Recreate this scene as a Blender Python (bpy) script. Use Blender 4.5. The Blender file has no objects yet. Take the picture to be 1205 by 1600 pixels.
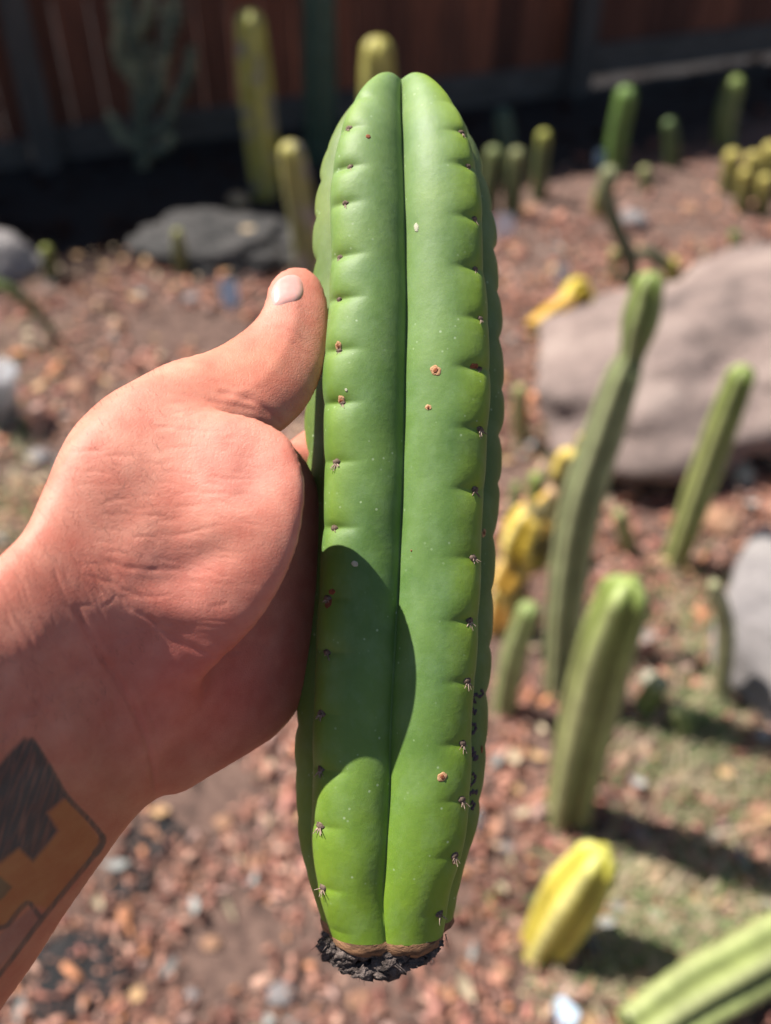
import bpy, bmesh, math, random
import numpy as np
from mathutils import Vector, noise, Matrix
from mathutils.bvhtree import BVHTree

R = math.radians
random.seed(7)
rng = np.random.default_rng(11)
scn = bpy.context.scene
col = scn.collection

# ------------------------------------------------------------------ camera
W0, H0, F0 = 1205.0, 1600.0, 1500.0        # photograph size, focal length in its pixels
PITCH = R(40); CAMZ = 1.45
fwd = np.array([0, math.cos(PITCH), -math.sin(PITCH)])
upv = np.array([0, math.sin(PITCH), math.cos(PITCH)])
rgt = np.array([1.0, 0, 0])
campos = np.array([0, 0, CAMZ])
cd = bpy.data.cameras.new('camera'); cam = bpy.data.objects.new('camera', cd); col.objects.link(cam)
cam.location = campos; cam.rotation_euler = (math.pi/2 - PITCH, 0, 0)
cd.sensor_fit = 'VERTICAL'; cd.sensor_height = 36; cd.sensor_width = 27
cd.lens = 36 * F0 / H0
cd.clip_start = 0.02; cd.clip_end = 200
cd.dof.use_dof = True; cd.dof.focus_distance = 0.283
cd.dof.aperture_fstop = cd.lens / 5.3; cd.dof.aperture_blades = 0
scn.camera = cam

# ------------------------------------------------------------------ light
SUN = Vector((-0.50, 0.21, 0.84)).normalized()
world = bpy.data.worlds.new('World'); scn.world = world; world.use_nodes = True
wn = world.node_tree; wn.nodes.clear()
sky = wn.nodes.new('ShaderNodeTexSky'); sky.sky_type = 'NISHITA'; sky.sun_disc = False
sky.sun_elevation = math.asin(SUN.z); sky.sun_rotation = math.atan2(SUN.x, SUN.y)
bgn = wn.nodes.new('ShaderNodeBackground'); bgn.inputs[1].default_value = 0.05
wo = wn.nodes.new('ShaderNodeOutputWorld')
wn.links.new(sky.outputs[0], bgn.inputs[0]); wn.links.new(bgn.outputs[0], wo.inputs[0])
sl = bpy.data.lights.new('sun', 'SUN'); sl.energy = 5.0; sl.angle = R(0.53); sl.color = (1, .95, .88)
so = bpy.data.objects.new('sun', sl); col.objects.link(so)
so.rotation_euler = SUN.to_track_quat('Z', 'Y').to_euler(); so.location = (-3, 2, 6)
scn.view_settings.view_transform = 'Standard'; scn.view_settings.look = 'None'
scn.view_settings.exposure = 0.92; scn.view_settings.gamma = 1
scn.view_settings.use_curve_mapping = False

# ------------------------------------------------------------------ helpers
def U(px, py, d):
    """point at depth d (m) on the line of sight of photo position px,py"""
    px = np.asarray(px, float); py = np.asarray(py, float); d = np.asarray(d, float)
    a = (px - W0/2)/F0; b = (H0/2 - py)/F0
    return campos + d[..., None]*(fwd + a[..., None]*rgt + b[..., None]*upv)

def hgt(x, y):
    h = .018*math.sin(x*2.3+.7)*math.cos(y*1.9) + .012*noise.noise((x*3, y*3, 1.7)) + .006*noise.noise((x*11, y*11, 5))
    d = ((x+.75)/.45)**2 + ((y-2.75)/.35)**2
    h += .10*math.exp(-d)
    return h

def G(px, py, z=None):
    """point on the ground seen at px,py"""
    v = fwd + (px - W0/2)/F0*rgt + (H0/2 - py)/F0*upv
    z0 = 0.0
    for _ in range(6):
        t = (z0 - CAMZ)/v[2]; p = campos + t*v
        z0 = hgt(p[0], p[1]) if z is None else z
    return Vector((p[0], p[1], z0))

def onplane(px, py, yw):
    """point seen at px,py in the upright plane y = yw"""
    v = fwd + (px - W0/2)/F0*rgt + (H0/2 - py)/F0*upv
    return Vector(campos + v*(yw/v[1]))

def mscale(p):
    d = float(np.dot(np.array(p) - campos, fwd)); return d/F0     # metres per photo pixel there

def tag(o, label=None, cat=None, group=None, kind=None):
    if label: o['label'] = label
    if cat: o['category'] = cat
    if group: o['group'] = group
    if kind: o['kind'] = kind
    return o

def empty(name, loc, label, cat, group=None):
    o = bpy.data.objects.new(name, None); o.location = loc; o.empty_display_size = .02
    col.objects.link(o); return tag(o, label, cat, group)

def mesh(name, V, Fc, mat, parent=None, smooth=True, origin=None, colors=None):
    me = bpy.data.meshes.new(name)
    V = np.asarray(V, dtype=np.float64)
    if parent is not None: origin = parent.location if origin is None else origin
    if origin is None: org = np.zeros(3)
    else: org = np.array(origin)
    if parent is not None and parent.parent is not None:
        org = np.array(parent.location) + np.array(parent.parent.location)
    V = V - org
    if isinstance(Fc, np.ndarray) and Fc.ndim == 2:
        n, k = Fc.shape
        me.vertices.add(len(V)); me.vertices.foreach_set('co', V.astype(np.float32).ravel())
        me.loops.add(n*k); me.loops.foreach_set('vertex_index', Fc.astype(np.int32).ravel())
        me.polygons.add(n); me.polygons.foreach_set('loop_start', np.arange(0, n*k, k, dtype=np.int32))
        me.polygons.foreach_set('loop_total', np.full(n, k, dtype=np.int32))
        me.update(calc_edges=True)
    else:
        me.from_pydata([tuple(v) for v in V], [], [tuple(f) for f in Fc]); me.update()
    if smooth: me.polygons.foreach_set('use_smooth', np.ones(len(me.polygons), dtype=bool))
    if colors is not None:
        ca = me.color_attributes.new('Col', 'FLOAT_COLOR', 'POINT')
        c = np.ones((len(V), 4), np.float32); c[:, :3] = colors
        ca.data.foreach_set('color', c.ravel())
    if mat: me.materials.append(mat)
    o = bpy.data.objects.new(name, me); col.objects.link(o)
    if parent is not None: o.parent = parent
    elif origin is not None: o.location = origin
    return o

class MB:
    def __init__(s): s.v = []; s.f = []; s.c = []
    def add(s, V, Fc, c=None):
        b = len(s.v); s.v += [tuple(v) for v in V]; s.f += [tuple(i+b for i in f) for f in Fc]
        if c is not None: s.c += [c]*len(V)
    def box(s, c, ax, hs, clr=None):
        c = Vector(c); P = []
        for sx in (-1, 1):
            for sy in (-1, 1):
                for sz in (-1, 1):
                    P.append(c + ax[0]*hs[0]*sx + ax[1]*hs[1]*sy + ax[2]*hs[2]*sz)
        s.add(P, [(0,1,3,2),(4,6,7,5),(0,4,5,1),(2,3,7,6),(0,2,6,4),(1,5,7,3)], clr)
    def cone(s, a, b, ra, rb, n=6, clr=None):
        a = Vector(a); b = Vector(b); d = (b-a).normalized(); u = d.orthogonal().normalized(); w = d.cross(u)
        P = [a+(u*math.cos(t)+w*math.sin(t))*ra for t in [2*math.pi*i/n for i in range(n)]]
        P += [b+(u*math.cos(t)+w*math.sin(t))*rb for t in [2*math.pi*i/n for i in range(n)]]
        s.add(P, [(i, (i+1) % n, n+(i+1) % n, n+i) for i in range(n)] + [tuple(range(n))[::-1], tuple(range(n, 2*n))], clr)
    def build(s, name, mat, parent=None, smooth=False, origin=None):
        return mesh(name, s.v, s.f, mat, parent, smooth, origin, np.array(s.c) if s.c else None)

# ------------------------------------------------------------------ materials
def newmat(name):
    m = bpy.data.materials.new(name); m.use_nodes = True; nt = m.node_tree
    return m, nt, nt.nodes['Principled BSDF']
def nd(nt, t, **k):
    n = nt.nodes.new(t)
    for a, b in k.items():
        if a.startswith('i_'):
            key = a[2:]; n.inputs[int(key) if key.isdigit() else key].default_value = b
        else: setattr(n, a, b)
    return n
def noise_n(nt, scale, detail=4, rough=.55, vec=None):
    n = nd(nt, 'ShaderNodeTexNoise'); n.inputs['Scale'].default_value = scale
    n.inputs['Detail'].default_value = detail; n.inputs['Roughness'].default_value = rough
    if vec: nt.links.new(vec, n.inputs['Vector'])
    return n
def coords(nt, scale=(1, 1, 1), geo=False):
    if geo: c = nd(nt, 'ShaderNodeNewGeometry').outputs['Position']
    else: c = nd(nt, 'ShaderNodeTexCoord').outputs['Object']
    mp = nd(nt, 'ShaderNodeMapping'); mp.inputs['Scale'].default_value = scale
    nt.links.new(c, mp.inputs[0]); return mp.outputs[0]
def ramp(nt, fac, stops):
    r = nd(nt, 'ShaderNodeValToRGB'); e = r.color_ramp.elements
    while len(e) < len(stops): e.new(.5)
    for i, (p, c) in enumerate(stops): e[i].position = p; e[i].color = (*c, 1)
    nt.links.new(fac, r.inputs[0]); return r.outputs[0]
def mixc(nt, fac, a, b, mode='MIX'):
    m = nd(nt, 'ShaderNodeMix', data_type='RGBA', blend_type=mode)
    for s, v in ((0, fac), (6, a), (7, b)):
        if isinstance(v, (int, float)): m.inputs[s].default_value = v
        elif isinstance(v, tuple): m.inputs[s].default_value = (*v, 1)
        else: nt.links.new(v, m.inputs[s])
    return m.outputs[2]
def bump(nt, h, strength, dist, prev=None):
    b = nd(nt, 'ShaderNodeBump'); b.inputs['Strength'].default_value = strength; b.inputs['Distance'].default_value = dist
    nt.links.new(h, b.inputs['Height'])
    if prev: nt.links.new(prev, b.inputs['Normal'])
    return b.outputs[0]

def simple(name, c1, c2, scale=20, rough=.8, bs=.5, bd=.004, mapping=(1, 1, 1), spec=.3):
    m, nt, p = newmat(name); v = coords(nt, mapping)
    n = noise_n(nt, scale, 6, .6, v)
    nt.links.new(ramp(nt, n.outputs[0], [(.3, c1), (.7, c2)]), p.inputs['Base Color'])
    p.inputs['Roughness'].default_value = rough; p.inputs['Specular IOR Level'].default_value = spec
    n2 = noise_n(nt, scale*4, 5, .6, v)
    nt.links.new(bump(nt, n2.outputs[0], bs, bd), p.inputs['Normal'])
    return m

def attr_mat(name, rough=.6, spec=.3, nscale=40, amt=.35, bs=.4, bd=.003, sss=0, sssr=(.4, .7, .15), sscale=.004):
    m, nt, p = newmat(name); a = nd(nt, 'ShaderNodeVertexColor'); a.layer_name = 'Col'
    v = coords(nt); n = noise_n(nt, nscale, 5, .6, v)
    g = ramp(nt, n.outputs[0], [(.3, (1-amt,)*3), (.7, (1+amt*.4,)*3)])
    nt.links.new(mixc(nt, 1.0, a.outputs[0], g, 'MULTIPLY'), p.inputs['Base Color'])
    p.inputs['Roughness'].default_value = rough; p.inputs['Specular IOR Level'].default_value = spec
    n2 = noise_n(nt, nscale*4, 5, .6, v)
    nt.links.new(bump(nt, n2.outputs[0], bs, bd), p.inputs['Normal'])
    if sss:
        p.inputs['Subsurface Weight'].default_value = sss; p.inputs['Subsurface Radius'].default_value = sssr
        p.inputs['Subsurface Scale'].default_value = sscale
    return m

M = {}
M['plant'] = attr_mat('garden_cactus_skin', .5, .4, 22, .3, .25, .003)
M['chip'] = attr_mat('bark_chip', .85, .2, 60, .45, .6, .003)
M['leafy'] = attr_mat('grass_blade', .7, .25, 30, .3, .1, .001)
M['soil'] = simple('soil', (.02, .014, .012), (.27, .21, .185), 330, .95, 1, .002)
M['spine'] = simple('spine', (.10, .05, .03), (.48, .36, .28), 700, .6, .1, .001)
M['wool'] = simple('areole_wool', (.05, .03, .02), (.24, .17, .13), 1200, .95, .6, .0005)
M['post'] = simple('grey_post', (.055, .05, .048), (.11, .10, .09), 9, .85, .5, .004, (3, 3, .5))
M['kick'] = simple('weathered_board', (.07, .062, .056), (.15, .13, .115), 7, .85, .5, .003, (.5, 3, 5))
M['white_plastic'] = simple('white_plastic', (.75, .77, .8), (.85, .86, .88), 30, .2, .02, .001, spec=.6)
M['blue_plastic'] = simple('pale_blue_plastic', (.45, .58, .72), (.55, .68, .8), 30, .3, .05, .001, spec=.5)

# ground: bark soil with fence shade painted in darker and green patch on the right
m, nt, p = newmat('ground_soil'); v = coords(nt, geo=True)
n = noise_n(nt, 38, 8, .65, v); n3 = noise_n(nt, 2.2, 3, .5, v)
c = ramp(nt, n.outputs[0], [(.3, (.05, .03, .024)), (.52, (.18, .108, .084)), (.75, (.30, .19, .145))])
gr = ramp(nt, n3.outputs[0], [(.5, (0, 0, 0)), (.62, (1, 1, 1))])
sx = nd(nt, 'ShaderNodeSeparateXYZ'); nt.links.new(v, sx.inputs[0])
fence_shade = nd(nt, 'ShaderNodeMapRange'); fence_shade.inputs[1].default_value = 3.62; fence_shade.inputs[2].default_value = 3.85
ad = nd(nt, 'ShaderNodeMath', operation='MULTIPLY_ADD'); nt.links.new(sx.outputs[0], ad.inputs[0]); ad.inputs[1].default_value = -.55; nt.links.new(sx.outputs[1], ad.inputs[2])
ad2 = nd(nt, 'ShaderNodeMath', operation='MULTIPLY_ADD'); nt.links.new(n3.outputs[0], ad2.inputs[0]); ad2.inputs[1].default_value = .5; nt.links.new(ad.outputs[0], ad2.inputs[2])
nt.links.new(ad2.outputs[0], fence_shade.inputs[0])
c = mixc(nt, fence_shade.outputs[0], c, (.018, .014, .013))  # shade along the fence put into the soil colour
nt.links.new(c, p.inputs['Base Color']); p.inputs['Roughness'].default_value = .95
nb = noise_n(nt, 90, 6, .7, v); nt.links.new(bump(nt, nb.outputs[0], 1, .012), p.inputs['Normal'])
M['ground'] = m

# fence boards, stained red brown, each a little different
m, nt, p = newmat('red_brown_board'); v = coords(nt, (14, 14, 1.2)); n = noise_n(nt, 3, 6, .6, v)
oi = nd(nt, 'ShaderNodeObjectInfo')
c1 = ramp(nt, n.outputs[0], [(.3, (.10, .032, .018)), (.7, (.26, .088, .048))])
c2 = ramp(nt, oi.outputs['Random'], [(0, (.45, .42, .42)), (.5, (1, 1, 1)), (1, (1.5, 1.35, 1.2))])
nt.links.new(mixc(nt, 1.0, c1, c2, 'MULTIPLY'), p.inputs['Base Color']); p.inputs['Roughness'].default_value = .75
nt.links.new(bump(nt, n.outputs[0], .4, .003), p.inputs['Normal']); M['board'] = m

# boulders
def rockmat(name, a, b, c, s=6):
    m, nt, p = newmat(name); v = coords(nt); n = noise_n(nt, s, 8, .65, v); n2 = noise_n(nt, s*9, 6, .7, v)
    k = ramp(nt, n.outputs[0], [(.33, a), (.5, b), (.68, c)])
    k = mixc(nt, .45, k, ramp(nt, n2.outputs[0], [(.3, (.5, .5, .5)), (.7, (1.15, 1.15, 1.15))]), 'MULTIPLY')
    nt.links.new(k, p.inputs['Base Color']); p.inputs['Roughness'].default_value = .9
    nt.links.new(bump(nt, n2.outputs[0], .8, .01), p.inputs['Normal']); return m
M['rock'] = rockmat('pinkish_boulder', (.13, .098, .088), (.27, .20, .175), (.35, .27, .235))
M['rock_grey'] = rockmat('grey_boulder', (.17, .155, .155), (.27, .245, .24), (.36, .33, .315))
M['rock_dark'] = rockmat('dark_grey_stone', (.02, .02, .02), (.055, .052, .05), (.11, .10, .095), 14)
M['rock_tan'] = rockmat('tan_stone', (.3, .22, .13), (.5, .38, .24), (.6, .48, .32), 20)
M['shadow_black'] = rockmat('shadow_stand_in', (.008, .008, .009), (.018, .017, .018), (.04, .035, .035), 14)  # near-black for the lumps that stand in for cast shadows
M['pebble_pale'] = rockmat('pale_pebble', (.4, .4, .3), (.55, .53, .42), (.62, .6, .5), 20)
M['pebble_orange'] = rockmat('orange_pebble', (.35, .18, .1), (.5, .28, .17), (.6, .38, .26), 20)

# ------------------------------------------------------------------ ground sheet
xs = np.concatenate([[-60, -30, -12, -6], np.arange(-3.2, 4.21, .05), [7, 13, 30, 60]])
ys = np.concatenate([[-60, -25, -8, -3, -1], np.arange(-.2, 6.41, .05), [9, 14, 30, 80]])
V = [(x, y, hgt(x, y)) for y in ys for x in xs]
nx, ny = len(xs), len(ys)
I = np.arange(nx*ny).reshape(ny, nx)
Fq = np.stack([I[:-1, :-1], I[:-1, 1:], I[1:, 1:], I[1:, :-1]], -1).reshape(-1, 4)
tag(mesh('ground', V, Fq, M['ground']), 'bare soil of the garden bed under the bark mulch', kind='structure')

# ------------------------------------------------------------------ fence
fa = G(0, 262, 0); fb = G(1205, 100, 0)
fd = (fb - fa).normalized(); fn = Vector((fd.y, -fd.x, 0)); fz = Vector((0, 0, 1))
fence = empty('fence', fa, 'red brown wooden fence of upright boards behind the cactus bed', 'fence')
FH = 2.2; bw = .138
span = (-1.6, (fb-fa).length + 2.0)
def along(px, py):      # distance along the fence where its foot is seen
    p = G(px, py, 0) - fa; return p.dot(fd)
post_s = [along(72, 250), along(895, 145)]
step = post_s[1]-post_s[0]
posts = [post_s[0]-step, post_s[0], post_s[1], post_s[1]+step]
i = 0; s = span[0]
tmpl = {}
while s < span[1]:
    hh = FH + random.uniform(-.01, .01)
    sec = .07 if s > post_s[1] else (0 if s > post_s[0] else -.03)
    mb = MB(); mb.box(fa + fd*(s+bw/2) + fz*(sec+.10+hh/2) - fn*(.03 + random.uniform(0, .006)), (fd, fn, fz), (bw/2-.003, .009, hh/2))
    mb.build('board', M['board'], fence); s += bw
for s in posts:
    mb = MB(); mb.box(fa + fd*s + fz*.98 + fn*.06, (fd, fn, fz), (.052, .045, 1.02)); mb.build('post', M['post'], fence)
for k, (a, b) in enumerate(zip(posts[:-1], posts[1:])):
    z0 = (-.03, 0, .07)[k]
    mb = MB(); mb.box(fa + fd*((a+b)/2) + fz*(z0+.06) + fn*.0, (fd, fn, fz), ((b-a)/2-.055, .02, .07)); mb.build('kickboard', M['kick'], fence)
    for zz in (.62, 1.6):
        mb = MB(); mb.box(fa + fd*((a+b)/2) + fz*zz - fn*.062, (fd, fn, fz), ((b-a)/2, .02, .045)); mb.build('rail', M['board'], fence)

# ------------------------------------------------------------------ stones
def rock(name, loc, rad, mat, label, cat='stone', group=None, seed=0, rough=.25, sub=4, rot=0, fq=1.3, sink=.25, tilt=(0, 0)):
    bm = bmesh.new(); bmesh.ops.create_icosphere(bm, subdivisions=sub, radius=1)
    for v in bm.verts:
        p = v.co.copy(); q = p*fq + Vector((seed*7.1, seed*3.3, seed))
        k = 1 + rough*noise.noise(q) + rough*.45*noise.noise(q*2.7) + rough*.16*noise.noise(q*7)
        for j in range(5):      # flat facets
            nrm = Vector((math.sin(seed*3+j*2.1), math.cos(seed*5+j*1.3), math.sin(seed+j*4)*.8)).normalized()
            dd = p.dot(nrm)
            if dd*k > .78: k = .78/dd*.6 + k*.4
        v.co = p*k
    rz = Matrix.Rotation(rot, 3, 'Z') @ Matrix.Rotation(tilt[0], 3, 'X') @ Matrix.Rotation(tilt[1], 3, 'Y')
    V = [tuple(Vector(loc) + rz @ Vector((v.co.x*rad[0], v.co.y*rad[1], v.co.z*rad[2]))) for v in bm.verts]
    Fc = [tuple(v.index for v in f.verts) for f in bm.faces]; bm.free()
    o = mesh(name, V, Fc, mat, None, True, Vector(loc))
    return tag(o, label, cat, group)

def rock_at(px, py, wpx, hr, mat, label, name='stone', up=.35, **k):  # default name 'stone' also goes to the three added shadow stand-ins
    g = G(px, py); s = mscale(g)*wpx/2
    return rock(name, g + Vector((0, s*.2, s*hr*up)), (s, s*.85, s*hr), mat, label, **k)

c = G(1075, 640); 
rock('boulder', c + Vector((.06, .03, .07)), (.50, .37, .25), M['rock'], 'large flat topped pinkish grey boulder behind the tall green cacti', 'boulder', seed=6, rough=.42, sub=5, rot=.25, fq=1.25, tilt=(R(10), R(-8)))
c = G(1225, 1090)
rock('boulder', c + Vector((.05, .06, .06)), (.16, .27, .16), M['rock_grey'], 'pale grey boulder at the right side of the bed with grass around it', 'boulder', seed=9, rough=.25, sub=5, rot=.15)
rock_at(-10, 440, 150, .7, M['rock_grey'], 'grey rock in front of the painted shade, beside a bent green stem', 'boulder', seed=5, cat='boulder')
rock_at(350, 410, 270, .28, M['rock_dark'], 'flat dark grey stone slab behind the thumb', 'boulder', seed=12, cat='boulder', sub=5, rough=.5)
rock_at(385, 405, 92, .5, M['rock_tan'], 'oblong tan stone lying on the dark grey slab', seed=2, up=1.15, rot=-.6)
rock_at(372, 325, 34, .7, M['rock_tan'], 'small round tan stone at the back of the dark grey slab', seed=4, up=.9)
rock_at(245, 1322, 92, .15, M['shadow_black'], 'black shadow stand-in in the mulch just under the wrist', seed=21, rough=.4)  # these three low black lumps are added in place of shadow patches
rock_at(200, 1388, 80, .15, M['shadow_black'], 'black shadow stand-in in the mulch below and left of the one under the wrist', seed=22, rough=.4)
rock_at(130, 1530, 160, .12, M['shadow_black'], 'large black shadow stand-in near the bottom left edge, below the forearm', seed=23, rough=.5)
rock_at(1022, 1440, 40, .8, M['pebble_pale'], 'round pale green pebble right of the yellow cactus stub, left of its pair', 'pebble', seed=31, sub=3)
rock_at(1052, 1458, 34, .8, M['pebble_pale'], 'round cream pebble right of the yellow cactus stub, right of its pair', 'pebble', seed=32, sub=3)
rock_at(1182, 1405, 34, .8, M['pebble_orange'], 'peach coloured pebble in the grass near the right edge', 'pebble', seed=33, sub=3)
rock_at(1158, 752, 44, 1.0, M['pebble_pale'], 'upright cream stone below the large boulder, beside the leaning green cactus', 'pebble', seed=34, sub=3)
rock_at(1125, 825, 70, .6, M['pebble_orange'], 'reddish stone between the large boulder and the grey boulder', seed=35, sub=3)
rock_at(1190, 1290, 60, .6, M['pebble_orange'], 'orange tan stone beside the grass patch at the right edge', seed=36, sub=3)
rock_at(990, 355, 46, .8, M['rock_grey'], 'pale grey stone at the foot of the bent thin cactus', seed=37, sub=3)
rock_at(1020, 1072, 38, .8, M['pebble_pale'], 'cream stone lying behind the stout green cactus', seed=38, sub=3)
# loose stones through the mulch, counted ones
loose = [(300,470,30),(180,520,26),(120,610,36),(60,720,44),(30,760,30),(815,1180,26),(790,1330,34),(700,1560,32),(560,1570,40),(440,1560,52),(330,1480,34),(400,1350,30),(300,1560,26),(880,1160,22),(905,1000,24),(1000,1310,34),(1090,1400,30),(960,1560,36),(1120,1310,26),(1180,330,40),(1080,330,30),(860,570,34),(830,330,28),(790,1520,34),(1090,700,30),(350,1290,34)]
places = ['between the thumb and the grey slab', 'in the mound left of the thumb', 'left of the mound of mulch', 'above the forearm, by the plastic cup', 'beside the grass above the forearm', 'right of the lower held cactus', 'right of the held cactus foot', 'under the cut end, to the right', 'just below the cut end', 'at the bottom, left of the cut end', 'left of the cut end', 'left of the held cactus below the wrist', 'near the bottom, right of the large black shadow stand-in', 'behind the short pale ribbed cactus', 'at the foot of the pinched waist cactus', 'in the shade of the stout cactus', 'in the grass right of the yellow stub', 'near the bottom, right of the blue plant tag', 'in the straw right of the stout cactus shade', 'by the tiny stub behind the boulder', 'behind the large boulder, towards its middle', 'left of the large boulder', 'in front of the dim cacti row', 'below and right of the cut end, by the yellow stub', 'in front of the leaning slim cactus', 'under the heel of the hand']
for k, (x, y, w) in enumerate(loose):
    rock_at(x, y, w, .5, M['pebble_orange' if k % 3 else 'rock_grey'], 'small %s stone %s' % ('tan orange' if k % 3 else 'grey', places[k]), 'pebble', seed=50+k, sub=2, cat='pebble', group='small stones scattered in the mulch')

# ------------------------------------------------------------------ mulch, leaves, grass
def in_view(x, y):
    dz = -CAMZ; q = np.array([x, y, dz]); d = q @ fwd
    if d < .2: return False
    a = x/d*F0 + W0/2; b = H0/2 - (q @ upv)/d*F0
    return -260 < a < W0+260 and 60 < b < H0+350
def proj(x, y, z=0):
    q = np.array([x, y, z-CAMZ]); d = q @ fwd
    return x/d*F0 + W0/2, H0/2 - (q @ upv)/d*F0

pal = np.array([(.36,.21,.165),(.42,.27,.215),(.30,.165,.13),(.47,.31,.25),(.24,.13,.105),(.52,.39,.32),(.37,.30,.28),(.55,.31,.18),(.36,.19,.165),(.17,.10,.085),(.42,.26,.20),(.38,.23,.2)])
CV = []; CF = []; CC = []
def chips(n, x0, x1, y0, y1, smin, smax, keep):
    cnt = 0
    while cnt < n:
        x = random.uniform(x0, x1); y = random.uniform(y0, y1)
        if not in_view(x, y) or not keep(x, y) or noise.noise((x*5, y*5, 6)) < -.22+random.uniform(-.1, .1): 
            cnt += .25; continue
        cnt += 1
        L = random.uniform(smin, smax)*(1.9 if random.random() < .07 else (.7 if random.random() < .5 else 1)); w = L*random.uniform(.16, .5); t = L*random.uniform(.08, .2)
        a = random.uniform(0, 6.28); e = Matrix.Rotation(a, 3, 'Z') @ Matrix.Rotation(random.gauss(0, .35), 3, 'X') @ Matrix.Rotation(random.gauss(0, .35), 3, 'Y')
        z = hgt(x, y) + random.uniform(0, .018)
        b = len(CV); j = lambda: random.uniform(.65, 1.15)
        top = [(-L*j(), -w*j(), t), (0, -w*j()*1.2, t*1.3), (L*j(), -w*j()*.6, t), (L*j()*.9, w*j()*.7, t), (0, w*j()*1.2, t*1.2), (-L*j(), w*j(), t)]
        for P in top: CV.append(tuple(e @ (Vector(P)*.5) + Vector((x, y, z))))
        for P in top: CV.append(tuple(e @ (Vector((P[0]*.9, P[1]*.9, -t))*.5) + Vector((x, y, z))))
        CF.extend([(b, b+1, b+4, b+5), (b+1, b+2, b+3, b+4)] + [(b+(i+1) % 6, b+i, b+6+i, b+6+(i+1) % 6) for i in range(6)])
        c = pal[random.randrange(len(pal))]*random.uniform(.8, 1.25)
        bed = y - .55*x + .3*min(max((-x-.35)/.3, 0), 1) + .12*noise.noise((x*3, y*3, 8)); shade_k = 1.0 if bed < 3.5 else (.10 if bed > 3.62 else .5)  # chips near the fence darkened, its shade painted into their colour
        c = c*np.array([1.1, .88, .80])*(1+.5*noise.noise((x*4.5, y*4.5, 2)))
        CC.extend([c*shade_k]*12)
chips(16000, -1.2, 1.3, .3, 1.8, .009, .028, lambda x, y: True)
chips(12000, -2.2, 2.8, 1.7, 3.4, .013, .036, lambda x, y: True)
chips(2600, -2.6, 3.6, 3.3, 5.6, .02, .05, lambda x, y: True)
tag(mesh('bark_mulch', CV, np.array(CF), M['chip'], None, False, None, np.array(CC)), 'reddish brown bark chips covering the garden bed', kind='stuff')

# dry leaves / straw
LV = []; LF = []; LC = []
def leaf(x, y, L, w, c, z=.02):
    a = random.uniform(0, 6.28); e = Matrix.Rotation(a, 3, 'Z') @ Matrix.Rotation(random.gauss(0, .5), 3, 'X') @ Matrix.Rotation(random.gauss(0, .3), 3, 'Y')
    b = len(LV); z = hgt(x, y) + z*random.uniform(.6, 1.5); cu = L*random.uniform(.05, .3)
    for i in range(5):
        u = i/4; ww = w*math.sin(math.pi*min(max(u, .06), .94)); zz = cu*(2*u-1)**2
        for s, dz in ((-1, .25*w), (0, 0), (1, .25*w)):
            LV.append(tuple(e @ Vector(((u-.5)*L, s*ww, zz+dz)) + Vector((x, y, z)))); LC.append(c)
    for i in range(4):
        for k in range(2): LF.append((b+i*3+k, b+i*3+k+1, b+i*3+k+4, b+i*3+k+3))
for _ in range(1700):
    x = random.uniform(-1.4, 2.4); y = random.uniform(.35, 3.2)
    if not in_view(x, y): continue
    leaf(x, y, random.uniform(.02, .05), random.uniform(.004, .012), np.array(random.choice([(.45, .3, .2), (.38, .2, .13), (.5, .4, .27), (.3, .3, .28), (.52, .33, .17)])))
tag(mesh('leaf_litter', LV, np.array(LF), M['leafy'], None, True, None, np.array(LC)), 'dry fallen leaves scattered over the bark mulch', kind='stuff')

GV = []; GF = []; GC = []
def blade(x, y, h, w, lean, c):
    a = random.uniform(0, 6.28); d = Vector((math.cos(a), math.sin(a), 0)); s = Vector((-d.y, d.x, 0)); b = len(GV); z0 = hgt(x, y)
    for i in range(4):
        u = i/3; p = Vector((x, y, z0)) + d*lean*u*u + Vector((0, 0, h*(u - .35*u*u*(lean/h if h else 0))))
        ww = w*(1-u*.92)
        for k in (-1, 1): GV.append(tuple(p + s*ww*k)); GC.append(c)
    for i in range(3): GF.append((b+2*i, b+2*i+1, b+2*i+3, b+2*i+2))
patches = [(1120,1230,140,90,500),(1000,1400,150,90,600),(1150,1450,130,100,500),(1090,1120,90,70,450),(980,1500,110,60,400),(960,740,120,30,260),(1080,960,80,90,250),(20,800,70,60,260),(60,560,60,50,60),(1180,690,60,60,160),(860,690,60,40,60),(1010,1560,150,40,200),(10,700,60,30,60)]
for (px, py, rx, ry, n) in patches:
    for _ in range(int(n*1.15)):
        qx = random.gauss(px, rx*.55); qy = random.gauss(py, ry*.55)
        g = G(qx, qy)
        c = np.array(random.choice([(.10, .19, .06), (.14, .24, .08), (.48, .38, .26), (.42, .36, .2), (.40, .30, .2), (.22, .26, .11), (.55, .45, .32)]))*random.uniform(.8, 1.2)
        blade(g.x, g.y, random.uniform(.015, .06), random.uniform(.0014, .0038), random.uniform(.01, .07), c)
tag(mesh('grass', GV, np.array(GF), M['leafy'], None, True, None, np.array(GC)), 'thin green and straw coloured grass among the stones', kind='stuff')

# ------------------------------------------------------------------ garden cacti
def catmull(P, n):
    P = [np.array(p, float) for p in P]; P = [2*P[0]-P[1]] + P + [2*P[-1]-P[-2]]
    out = []
    for i in range(1, len(P)-2):
        for k in range(n):
            t = k/n; a, b, c, d = P[i-1], P[i], P[i+1], P[i+2]
            out.append(.5*((2*b) + (-a+c)*t + (2*a-5*b+4*c-d)*t*t + (-a+3*b-3*c+d)*t**3))
    out.append(P[-2]); return np.array(out)

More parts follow.
